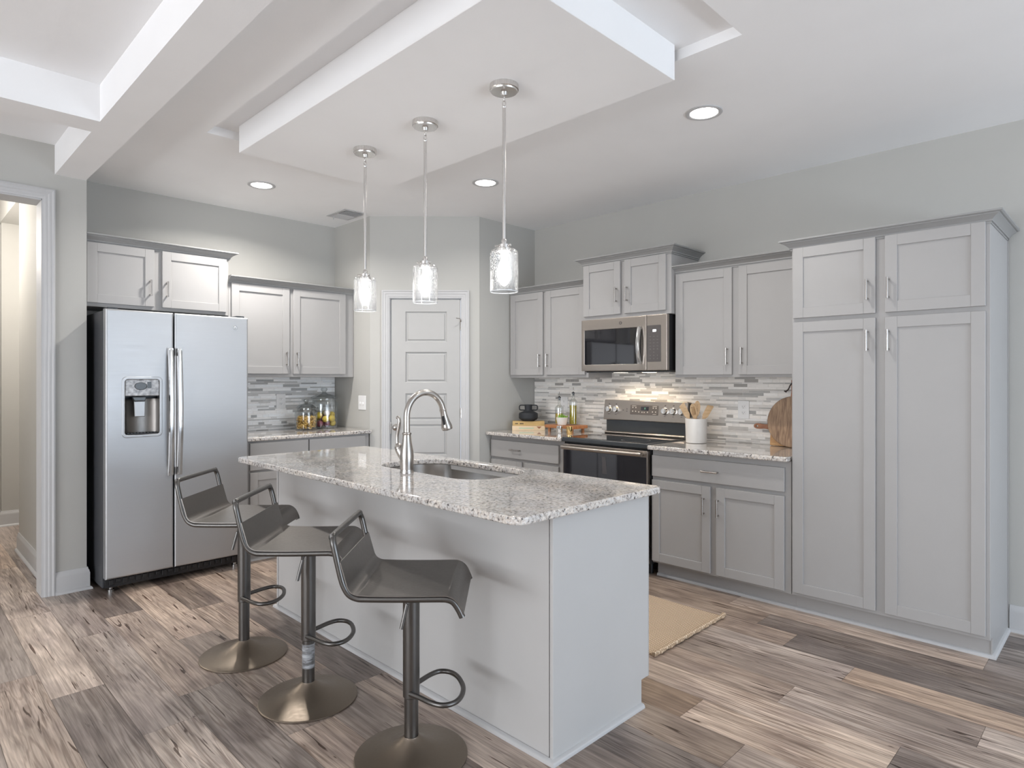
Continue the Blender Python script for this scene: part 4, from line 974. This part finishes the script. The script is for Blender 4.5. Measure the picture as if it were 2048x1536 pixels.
# ------------------------------------------------------------------ lights that can be seen
def pendant():
    x, y, zt_ = 1.928, 3.086, 2.66
    r = thing('pendant_light', 'lit seeded glass pendant farthest from the camera over the island', 'pendant light', (x, y, zt_), 0, 'pendants over the island')
    c = (x, y, 0)
    bm = NB(); lathe(bm, [(.064, zt_), (.0645, zt_ - .004), (.0645, zt_ - .022), (.060, zt_ - .024), (.058, zt_ - .030), (.016, zt_ - .032), (.013, zt_ - .046), (.007, zt_ - .048)], 40, c, cap0=True); obj('canopy', bm, M['nickel2'], r, smooth=40)
    def link(z, ang):
        bm = NB(); pts = [Vector((x + .0075 * math.sin(t) * math.cos(ang), y + .0075 * math.sin(t) * math.sin(ang), z + .014 * math.cos(t))) for t in [2 * math.pi * k / 16 for k in range(16)]]
        tube(bm, pts, .0021, 8, closed=True); obj('chain_link', bm, M['nickel2'], r, smooth=60)
    link(zt_ - .058, .6); link(zt_ - .081, 2.2)
    bm = NB(); cyl(bm, (x, y, 1.955), (x, y, zt_ - .098), .0078, seg=14); lathe(bm, [(.0078, zt_ - .10), (.009, zt_ - .095), (.0035, zt_ - .089)], 14, c); obj('stem', bm, M['nickel2'], r, smooth=40)
    bm = NB(); lathe(bm, [(.007, 1.985), (.012, 1.975), (.012, 1.962), (.026, 1.958), (.026, 1.944), (.034, 1.940), (.034, 1.926), (.0, 1.926)], 28, c)
    for k in range(3):
        a = 2.1 * k + .5; cyl(bm, (x + .028 * math.cos(a), y + .028 * math.sin(a), 1.951), (x + .042 * math.cos(a), y + .042 * math.sin(a), 1.951), .004, seg=8)
    obj('socket_cap', bm, M['nickel2'], r, smooth=40)
    bm = NB(); lathe(bm, [(.030, 1.938), (.050, 1.937), (.058, 1.931), (.0625, 1.920), (.0625, 1.755), (.0615, 1.751), (.0585, 1.751), (.0585, 1.918), (.054, 1.927), (.030, 1.932)], 48, c, cap0=False, cap1=False); obj('glass_shade', bm, M['shade'], r, smooth=50)
    bm = NB(); tube(bm, [Vector((x + .0605 * math.cos(2 * math.pi * k / 48), y + .0605 * math.sin(2 * math.pi * k / 48), 1.7515)) for k in range(48)], .0017, 6, closed=True); obj('shade_rim', bm, M['rim'], r, smooth=60)
    bm = NB(); lathe(bm, [(.0, 1.792), (.012, 1.798), (.024, 1.815), (.0295, 1.836), (.028, 1.856), (.018, 1.884), (.0135, 1.90), (.0135, 1.928)], 24, c); obj('bulb', bm, M['bulb'], r, smooth=60)
    return r
p1 = pendant()
dup(p1, (1.935, 2.542, 2.66), 'lit seeded glass pendant in the middle of the row of three', 'pendants over the island')
dup(p1, (1.941, 1.982, 2.66), 'lit seeded glass pendant nearest the camera over the island', 'pendants over the island')
for x, y in ((1.928, 3.086), (1.935, 2.542), (1.941, 1.982)):
    l = bpy.data.lights.new('pendant_lamp', 'POINT'); l.energy = 9; l.color = (1, .98, .95); l.shadow_soft_size = .032
    o = bpy.data.objects.new('pendant_lamp', l); COL.objects.link(o); o.location = (x, y, 1.845)

def downlight(x, y, label, power):
    r = thing('recessed_light', label, 'ceiling light', (x, y, ZC), 0, 'recessed ceiling lights')
    bm = NB(); lathe(bm, [(.094, ZC), (.094, ZC - .004), (.088, ZC - .007), (.074, ZC - .006), (.070, ZC - .002), (.070, ZC)], 40, (x, y, 0), cap0=False, cap1=False); obj('trim_ring', bm, M['trim'], r, smooth=50)
    bm = NB(); lathe(bm, [(.071, ZC - .003), (.04, ZC - .004), (0, ZC - .0045)], 40, (x, y, 0)); obj('diffuser', bm, M['downlight'], r, smooth=60)
    l = bpy.data.lights.new('recessed_lamp', 'AREA'); l.shape = 'DISK'; l.size = .14; l.energy = power; l.color = (1, .96, .91); l.spread = R(150)
    o = bpy.data.objects.new('recessed_lamp', l); COL.objects.link(o); o.location = (x, y, ZC - .01)
downlight(1.941, 4.477, 'lit recessed ceiling light nearest the refrigerator wall', 14)
downlight(3.04, 3.293, 'lit recessed ceiling light above the range, middle of the three seen', 6)
downlight(3.051, 1.618, 'lit recessed ceiling light nearest the tall pantry cabinet', 5)

def vent():
    r = thing('ceiling_vent', 'white ceiling air vent near the pantry corner', 'vent', (2.795, 4.765, ZC))
    x0, x1, y0, y1 = 2.69, 2.90, 4.615, 4.915
    bm = NB(); plate(bm, [(x0, y0), (x1, y0), (x1, y1), (x0, y1)], ZC - .006, ZC, [rrect(x0 + .025, x1 - .025, y0 + .025, y1 - .025, .001, 1)], .002, 1); obj('frame', bm, M['trim'], r)
    bm = NB()
    for k in range(10):
        y = y0 + .035 + k * .0256; mm = Matrix.Translation((0, y, ZC - .006)) @ Matrix.Rotation(R(40 if k < 5 else -40), 4, 'X'); box(bm, x0 + .026, x1 - .026, -.011, .011, -.0008, .0008, mx=mm)
    obj('louvers', bm, M['trim'], r)
    bm = NB(); box(bm, x0 + .04, x0 + .046, y1 - .05, y1 - .044, ZC - .035, ZC - .004); obj('damper_lever', bm, M['trim'], r)
vent()

# ------------------------------------------------------------------ things on the left counter
ZL = .936
def jar(label, x, y, z, rad, h_, rim):
    r = thing('glass_jar', label, 'jar', (x, y, z), 0, 'lidded glass jars')
    bm = NB(); lathe(bm, [(rad * .86, 0), (rad * .97, .006), (rad, .018), (rad, h_ * .80), (rad * .97, h_ * .86), (rad * .86, h_ * .93), (rad * rim, h_ * .95), (rad * rim, h_), (rad * rim - .004, h_), (rad * rim - .004, h_ * .95), (rad * .84, h_ * .92), (rad * .945, h_ * .84), (rad - .005, h_ * .78), (rad - .005, .022), (rad * .92, .010), (0, .009)], 40, (x, y, z))
    obj('body', bm, M['glass'], r, smooth=50)
    k = rad / .09
    bm = NB(); lathe(bm, [(rad * rim * 1.06, h_ + .0005), (rad * rim * 1.10, h_ + .004), (rad * rim * 1.04, h_ + .010), (rad * .62, h_ + .026 * k), (rad * .30, h_ + .036 * k), (.016 * k, h_ + .040 * k), (.012 * k, h_ + .048 * k), (.019 * k, h_ + .054 * k), (.023 * k, h_ + .064 * k), (.019 * k, h_ + .074 * k), (0, h_ + .077 * k)], 36, (x, y, z))
    obj('lid', bm, M['lidglass'], r, smooth=50); return r
JS = (2.560, 5.020); JB = (2.765, 5.090)
jar('small lidded glass jar filled with dry pasta, beside the larger jar', JS[0], JS[1], ZL, .093, .185, .80)
jar('large lidded glass jar of lemons and onions, right of the pasta jar', JB[0], JB[1], ZL, .113, .262, .95)
def pasta():
    bm = NB(); rr = random.Random(4)
    for i in range(330):
        a = rr.uniform(0, 2 * math.pi); q = .075 * math.sqrt(rr.random()); z = .016 + rr.random() ** .9 * .098
        c = Vector((JS[0] + q * math.cos(a), JS[1] + q * math.sin(a), ZL + z)); d = Vector((rr.uniform(-1, 1), rr.uniform(-1, 1), rr.uniform(-.8, .8))).normalized(); u = d.orthogonal().normalized(); v = d.cross(u)
        pts = [c + d * (s - 3) * .0045 + (u * math.cos(s * 1.5) + v * math.sin(s * 1.5)) * .0035 for s in range(7)]
        for p in pts:
            e = Vector((p.x - JS[0], p.y - JS[1])); 
            if e.length > .081: p.x = JS[0] + e.x * .081 / e.length; p.y = JS[1] + e.y * .081 / e.length
            p.z = max(p.z, ZL + .015)
        tube(bm, pts, .0038, 5)
    bmesh.ops.translate(bm, vec=(-JS[0], -JS[1], -ZL), verts=bm.verts[:])
    o = obj('pasta', bm, M['pasta'], None, smooth=60); o.location = (JS[0], JS[1], ZL); tag(o, 'golden spiral pasta heaped inside the small glass jar', 'pasta'); o['kind'] = 'stuff'
pasta()
def fill_jar():
    """fruit settled in the large jar: start places, then pushed apart until none overlap"""
    L = [('lemon', (-.062, -.035, .140)), ('lemon', (.066, -.010, .138)), ('lemon', (-.066, -.01, .070)), ('lemon', (-.012, -.066, .066)), ('lemon', (.040, -.050, .085)), ('lemon', (.070, .0, .090)), ('lemon', (.055, -.040, .036)), ('lemon', (.0, .05, .05)), ('lemon', (-.03, .06, .12)), ('lemon', (.05, .05, .15)),
         ('garlic_bulb', (.006, -.045, .132)), ('red_onion', (-.022, -.03, .105)), ('red_onion', (-.050, -.050, .038)), ('red_onion', (.005, -.055, .034))]
    labs = ['lemon at the top left inside the large jar', 'lemon at the top right inside the large jar', 'lemon low at the left inside the large jar', 'lemon at the front centre inside the large jar', 'lemon right of centre inside the large jar', 'lemon at mid height on the right inside the large jar', 'lemon at the bottom right inside the large jar',
            'lemon at the back bottom inside the large jar', 'lemon at the back left inside the large jar', 'lemon at the back right inside the large jar', 'white garlic bulb between the lemons inside the large jar', 'dark red onion under the garlic inside the large jar', 'dark red onion at the bottom left of the large jar', 'dark red onion at the bottom centre of the large jar']
    rad = {'lemon': .0315, 'garlic_bulb': .030, 'red_onion': .0305}
    P = [Vector(p) for _, p in L]; Rr = [rad[n] + .001 for n, _ in L]
    for it in range(900):
        for i in range(len(P)):
            for k in range(i):
                d = P[i] - P[k]; g = Rr[i] + Rr[k] - d.length
                if g > 0: e = d.normalized() * g * .5; P[i] += e; P[k] -= e
            q = Vector((P[i].x, P[i].y)); m_ = .105 - Rr[i]
            if q.length > m_: q = q.normalized() * m_; P[i].x, P[i].y = q.x, q.y
            P[i].z = max(P[i].z - (.00006 if it < 600 else 0), Rr[i] + .0115)
    M_ = {'lemon': (M['lemon'], 'lemon', 'lemons in the large jar', .0285, .0026), 'garlic_bulb': (M['garlic'], 'garlic', None, .029, .0), 'red_onion': (M['onion'], 'onion', 'red onions in the large jar', .029, .0015)}
    first = {}
    for (n, _), p, lab in zip(L, P, labs):
        m_, cat, grp, rd, pt = M_[n]
        if n not in first:
            bm = NB(); pr = []
            for i in range(15):
                t = math.pi * i / 14; pr.append((rd * math.sin(t) if 0 < i < 14 else 0, -rd * math.cos(t) - pt * math.cos(t) ** 5))
            lathe(bm, pr, 24); o = first[n] = obj(n, bm, m_, None, smooth=60)
        else: o = first[n].copy(); COL.objects.link(o)
        o.location = (JB[0] + p.x, JB[1] + p.y, ZL + p.z); o.rotation_euler = (p.x * 30, p.y * 40 + .8, p.x * 50); tag(o, lab, cat, grp)
fill_jar()

# ------------------------------------------------------------------ things on the counter left of the range
ZK = .914
def book(label, L_, D_, z0, z1, cover, marks, rot, loc):
    """built with its spine on -X, then turned"""
    x0, x1, y0, y1 = 0, D_, -L_ / 2, L_ / 2; h_ = z1 - z0
    r = thing('book', label, 'book', (0, 0, 0), 0, 'stacked books')
    bm = NB(); box(bm, x0 + .003, x1 - .003, y0 + .003, y1 - .003, .003, h_ - .003); obj('pages', bm, M['page'], r)
    bm = NB(); box(bm, x0, x1, y0, y1, 0, .003, .001); box(bm, x0, x1, y0, y1, h_ - .003, h_, .001); box(bm, x0 - .001, x0 + .003, y0, y1, 0, h_, .001); obj('cover', bm, cover, r)
    mx = FY(x0 - .001)
    if marks == 'title':
        bm = NB()
        for a, wd in ((y1 - .034, .028), (y1 - .076, .040)):
            for j in range(int(wd / .0068)): box(bm, a - wd / 2 + j * .0068, a - wd / 2 + j * .0068 + .005, 0, .0006, h_ / 2 - .005, h_ / 2 + .005, mx=mx)
        o = obj('spine_lettering', bm, M['ink'], r); o['kind'] = 'stuff'
    else:
        bm = NB(); box(bm, y0 + .10, y1 - .06, 0, .0006, h_ / 2 - .005, h_ / 2 + .005, mx=mx); obj('spine_band', bm, M['green'], r)
        bm = NB(); plate(bm, [(y0 + .030, h_ - .006), (y0 + .075, h_ - .006), (y0 + .052, h_ - .026)], 0, .0006, mx=UP(mx)); obj('spine_mark', bm, M['redwood'], r)
    r.location = (*loc, z0); r.rotation_euler = (0, 0, rot)
book('pale cream book at the bottom of the two-book stack', .29, .118, ZK, ZK + .041, M['spine2'], 'band', R(43), (4.050, 3.826))
book('ochre book on top of the two-book stack, under the black vase', .282, .114, ZK + .0412, ZK + .081, M['spine1'], 'title', R(44), (4.051, 3.828))
def vase():
    x, y, z = 4.092, 3.868, ZK + .0812
    r = thing('vase', 'squat matte black two-handled vase standing on the books', 'vase', (x, y, z))
    bm = NB(); lathe(bm, [(q * 1.3, e * 1.3) for q, e in [(.040, 0), (.043, .002), (.062, .014), (.0655, .022), (.0655, .048), (.062, .056), (.038, .066), (.0265, .073), (.0250, .080), (.0265, .108), (.0265, .1125), (.0225, .1125), (.021, .08), (0, .076)]], 40, (x, y, z)); obj('body', bm, M['matteblack'], r, smooth=40)
    for s in (-1, 1):
        d = Vector((.7056, -.7086, 0)) * s
        P = lambda q, h_: Vector((x, y, z)) + d * q * 1.3 + Vector((0, 0, h_ * 1.3))
        bm = NB(); tube(bm, smooth_path([P(.024, .1075), P(.045, .108), P(.057, .106), P(.0615, .099), P(.0615, .086), P(.058, .077), P(.045, .0745), P(.022, .0745)], 4), .0052, 10); obj('handle', bm, M['matteblack'], r, smooth=60)
vase()
def tray():
    r = thing('serving_tray', 'small cherry wood serving stand holding oil bottles and a potted plant', 'tray', (4.16, 3.49, ZK))
    bm = NB(); plate(bm, rrect(4.060, 4.265, 3.325, 3.655, .02, 5), ZK + .036, ZK + .062, (), .004, 2); obj('board', bm, M['tray'], r, smooth=50)
    for x, y in ((4.09, 3.365), (4.09, 3.615), (4.235, 3.365), (4.235, 3.615)):
        bm = NB(); lathe(bm, [(.013, ZK), (.013, ZK + .032), (.010, ZK + .0365)], 16, (x, y, 0)); obj('foot', bm, M['tray'], r, smooth=40)
tray()
ZT = ZK + .0622
def cup(label, m, x, y):
    bm = NB(); lathe(bm, [(.021, 0), (.023, .003), (.0255, .034), (.0265, .064), (.025, .064), (.0235, .034), (.020, .006), (0, .006)], 28); o = obj('cup', bm, m, None, smooth=40); o.location = (x, y, ZK); tag(o, label, 'cup', 'small metal cups')
cup('small silver metal cup in front of the serving stand', M['silver'], 3.990, 3.415)
cup('small brass metal cup in front of the serving stand', M['brass'], 4.000, 3.318)
def bottle(label, x, y, rad, hs_, neck, level, oil, z=ZT):
    r = thing('oil_bottle', label, 'bottle', (x, y, z), 0, 'oil bottles'); c = (x, y, z)
    H = hs_ + .028; T_ = H + neck
    bm = NB(); lathe(bm, [(rad * .9, 0), (rad, .004), (rad, hs_), (rad * .93, hs_ + .010), (rad * .62, hs_ + .022), (.0135, H + .004), (.0125, T_), (.0095, T_), (.0095, H + .004), (rad * .56, hs_ + .020), (rad * .86, hs_ + .008), (rad - .003, hs_ - .002), (rad - .003, .007), (0, .007)], 32, c); obj('glass_body', bm, M['glass'], r, smooth=50)
    bm = NB(); lathe(bm, [(0, .0075), (rad - .0035, .0075), (rad - .0035, level), (0, level)], 32, c); obj('oil', bm, oil, r, smooth=40)
    bm = NB(); lathe(bm, [(.0092, T_ - .018), (.0092, T_), (.0145, T_ + .001), (.0145, T_ + .007), (.006, T_ + .009)], 20, c); cyl(bm, (x, y, z + T_ + .008), (x, y, z + T_ + .016), .006, seg=12); st = obj('stopper', bm, M['black'], r, smooth=40)
    bm = NB(); tube(bm, [(x, y, z + T_ + .014), (x, y, z + T_ + .03), (x - .006, y - .006, z + T_ + .052)], .0028, 8); obj('pour_spout', bm, M['silver'], st, smooth=60)
bottle('round-shouldered glass bottle a third full of golden oil, left on the stand', 4.185, 3.585, .038, .140, .062, .094, M['oil2'])
bottle('tall straight glass bottle full of olive oil, right on the stand', 4.205, 3.445, .0350, .196, .046, .168, M['oil'])
def pot():
    x, y = 4.118, 3.497
    r = thing('potted_succulent', 'small green succulent in a white pot at the front of the stand', 'plant', (x, y, ZT))
    bm = NB(); lathe(bm, [(.034, 0), (.038, .003), (.049, .053), (.050, .066), (.046, .066), (.044, .055), (0, .053)], 32, (x, y, ZT)); obj('pot', bm, M['ceramic'], r, smooth=40)
    bm = NB(); rr = random.Random(8)
    for i in range(46):
        a = rr.uniform(0, 6.28); tl = rr.uniform(.2, 1.25); L_ = rr.uniform(.022, .040); b = Vector((x + rr.uniform(-.022, .022), y + rr.uniform(-.022, .022), ZT + .054)); d = Vector((math.cos(a) * math.sin(tl), math.sin(a) * math.sin(tl), math.cos(tl)))
        tube(bm, [b, b + d * L_ * .4, b + d * L_ * .75, b + d * L_ + Vector((0, 0, .004))], .003, 6, rad=[.0025, .0055, .005, .0008])
    obj('leaves', bm, M['leaf'], r, smooth=60)
pot()

# ------------------------------------------------------------------ things on the counter right of the range
def crock():
    x, y = 4.105, 2.237
    r = thing('utensil_crock', 'white hand-built ceramic crock holding wooden utensils right of the range', 'crock', (x, y, ZK))
    bm = NB(); n = 40; rr = random.Random(2); prof = [(.066, 0), (.071, .004), (.072, .03), (.0735, .09), (.075, .150), (.0755, .174), (.069, .174), (.068, .09), (.066, .012), (0, .010)]
    lathe(bm, prof, n, (x, y, ZK)); obj('body', bm, M['ceramic'], r, smooth=40)
    return x, y
cx_, cy_ = crock()
def utensil(name, label, lean, az, kind, L_=.27):
    """stands in the crock: foot near the wall, leaning on the rim"""
    d = Vector((math.cos(az) * math.sin(lean), math.sin(az) * math.sin(lean), math.cos(lean)))
    foot = Vector((cx_, cy_, ZK + .013)) - Vector((math.cos(az), math.sin(az), 0)) * .034
    r = thing(name, label, 'utensil', tuple(foot))
    fwd = Vector((-.7086, -.7056, 0)); u = d.cross(fwd).normalized(); v = u.cross(d)
    mm = Matrix.Identity(4); mm.col[0] = (*u, 0); mm.col[1] = (*v, 0); mm.col[2] = (*d, 0); mm.col[3] = (*foot, 1)
    bm = NB(); cyl(bm, foot + d * .0, foot + d * (L_ * .62), .0055, .006, 10); obj('shaft', bm, M['spoon'], r, smooth=50)
    bm = NB(); z0, z1 = L_ * .60, L_
    if kind == 'spatula': pl_ = [(-.007, z0), (.007, z0), (.021, z0 + .03), (.023, z1 - .003), (.015, z1), (-.021, z1 - .012), (-.020, z0 + .03)]; holes = []
    else:
        pl_ = [(.024 * math.sin(t) * (1 if math.cos(t) < 0 else .92), (z0 + z1) / 2 - (z1 - z0) / 2 * math.cos(t)) for t in [2 * math.pi * k / 24 for k in range(24)]]
        holes = []
        if kind == 'slotted': holes = [rrect(a - .0022, a + .0022, z0 + .028, z1 - .022, .002, 3) for a in (-.009, 0, .009)]
        if kind == 'hole': holes = [[(.0065 * math.cos(t), z1 - .045 + .0065 * math.sin(t)) for t in [2 * math.pi * k / 14 for k in range(14)]]]
    plate(bm, pl_, -.003, .003, holes, .0015, 1, mx=mm @ Matrix(((1, 0, 0, 0), (0, 0, 1, 0), (0, 1, 0, 0), (0, 0, 0, 1)))); obj('head', bm, M['spoon'], r, smooth=40)
A0 = math.atan2(-.7086, .7056)      # direction pointing right in the photograph
utensil('wooden_spatula', 'narrow wooden spatula leaning left in the white crock', R(28), A0 + math.pi, 'spatula', .300)
utensil('slotted_spoon', 'pale slotted wooden spoon left of centre in the white crock', R(15), A0 + math.pi + .45, 'slotted', .275)
utensil('wooden_spoon', 'round wooden spoon with a hole, centre of the white crock', R(6), A0 - .8, 'hole', .272)
utensil('wooden_spoon', 'wooden spoon behind the others in the white crock', R(12), A0 + .9, 'plain', .292)
utensil('wooden_turner', 'wide wooden turner leaning right in the white crock', R(28), A0 - .1, 'spatula', .292)

def boards():
    # paddle board lying on its long edge against the tiles, handle pointing left in the photograph
    r = thing('cutting_board', 'light wood paddle board with reddish handle, behind the round board', 'cutting board', (4.30, 1.62, ZK))
    ln = Matrix.Translation((4.300, 0, ZK)) @ Matrix.Rotation(R(5), 4, 'Y') @ Matrix.Translation((-4.300, 0, -ZK)); mx = UP(ln @ FY(4.300))
    bm = NB(); plate(bm, rrect(1.452, 1.785, ZK + .001, ZK + .262, [.015, .02, .02, .008], 5), -.0, .018, (), .003, 2, mx=mx); obj('board', bm, M['board2'], r, smooth=50)
    bm = NB(); hz = ZK + .128
    out = smooth_path([(1.783, hz - .024, 0), (1.80, hz - .020, 0), (1.83, hz - .016, 0), (1.875, hz - .019, 0), (1.897, hz - .012, 0), (1.903, hz + .0, 0), (1.897, hz + .012, 0), (1.875, hz + .019, 0), (1.83, hz + .014, 0), (1.80, hz + .017, 0), (1.783, hz + .019, 0)], 4)
    plate(bm, [(p.x, p.y) for p in out], .001, .017, [[(1.880 + .008 * math.cos(t), hz + .008 * math.sin(t)) for t in [2 * math.pi * k / 14 for k in range(14)]]], .003, 2, mx=mx); obj('handle', bm, M['redwood'], r, smooth=50)
    # round board leaning in front, handle up
    r = thing('cutting_board', 'large round striped acacia cutting board leaning against the tiles beside the pantry', 'cutting board', (4.245, 1.60, ZK))
    ln = Matrix.Translation((4.248, 0, ZK)) @ Matrix.Rotation(R(7), 4, 'Y') @ Matrix.Translation((-4.248, 0, -ZK)); mx = UP(ln @ FY(4.248)); cy0, rr_ = 1.620, .170; cz = ZK + rr_ + .001
    bm = NB(); plate(bm, [(cy0 + rr_ * math.cos(t), cz + rr_ * 1.0 * math.sin(t)) for t in [2 * math.pi * k / 64 for k in range(64)]], 0, .018, (), .004, 2, mx=mx); obj('board', bm, M['board'], r, smooth=50)
    bm = NB(); plate(bm, [(cy0 - .024, cz + rr_ - .012), (cy0 + .024, cz + rr_ - .012), (cy0 + .020, cz + rr_ + .03), (cy0 + .024, cz + rr_ + .105), (cy0 + .012, cz + rr_ + .125), (cy0 - .012, cz + rr_ + .125), (cy0 - .024, cz + rr_ + .105), (cy0 - .020, cz + rr_ + .03)], .001, .017, (), .003, 2, mx=mx); h_ = obj('handle', bm, M['redwood'], r, smooth=50)
    bm = NB(); tm = ln @ FY(4.248)
    tube(bm, [tm @ Vector(p) for p in smooth_path([(cy0 + .0, .02, cz + rr_ + .10), (cy0 + .022, .026, cz + rr_ + .075), (cy0 + .036, .024, cz + rr_ + .045), (cy0 + .052, .022, cz + rr_ + .032), (cy0 + .064, .02, cz + rr_ + .034), (cy0 + .05, .02, cz + rr_ + .026)], 4)], .0042, 8); obj('hanging_strap', bm, M['leather'], r, smooth=60)
boards()

# ------------------------------------------------------------------ rug
def rug():
    x0, x1, y0, y1 = 2.70, 3.415, 1.690, 2.95
    r = thing('rug', 'tan woven jute runner rug on the floor between island and range', 'rug', (3.06, 2.32, 0))
    bm = NB(); nx, ny = 14, 40; g = []
    for i in range(nx + 1):
        row = []
        for j in range(ny + 1):
            x = x0 + (x1 - x0) * i / nx; y = y0 + (y1 - y0) * j / ny
            row.append(bm.verts.new((x + .008 * math.sin(y * 6) * (1 if i in (0, nx) else .4), y, .010 + .0015 * math.sin(x * 23) * math.sin(y * 17))))
        g.append(row)
    for i in range(nx):
        for j in range(ny): bm.faces.new((g[i][j], g[i + 1][j], g[i + 1][j + 1], g[i][j + 1]))
    ext = bmesh.ops.extrude_face_region(bm, geom=bm.faces[:])
    for v in ext['geom']:
        if isinstance(v, bmesh.types.BMVert): v.co.z = .0012
    obj('woven_field', bm, M['rug'], r, smooth=60)
    for y in (y0, y1):
        bm = NB(); pts = [(x0 - .014 + (x1 - x0 + .028) * k / 40, y + .004 * math.sin(k * 1.3), .0125 + .0012 * math.sin(k * 2.1)) for k in range(41)]
        tube(bm, pts, .0115, 10, rad=[.011 + .0018 * math.sin(k * 2.7) + (.004 if k in (0, 1, 39, 40) else 0) - (.004 if k in (0, 40) else 0) for k in range(41)]); obj('corded_hem', bm, M['rug'], r, smooth=60)
rug()
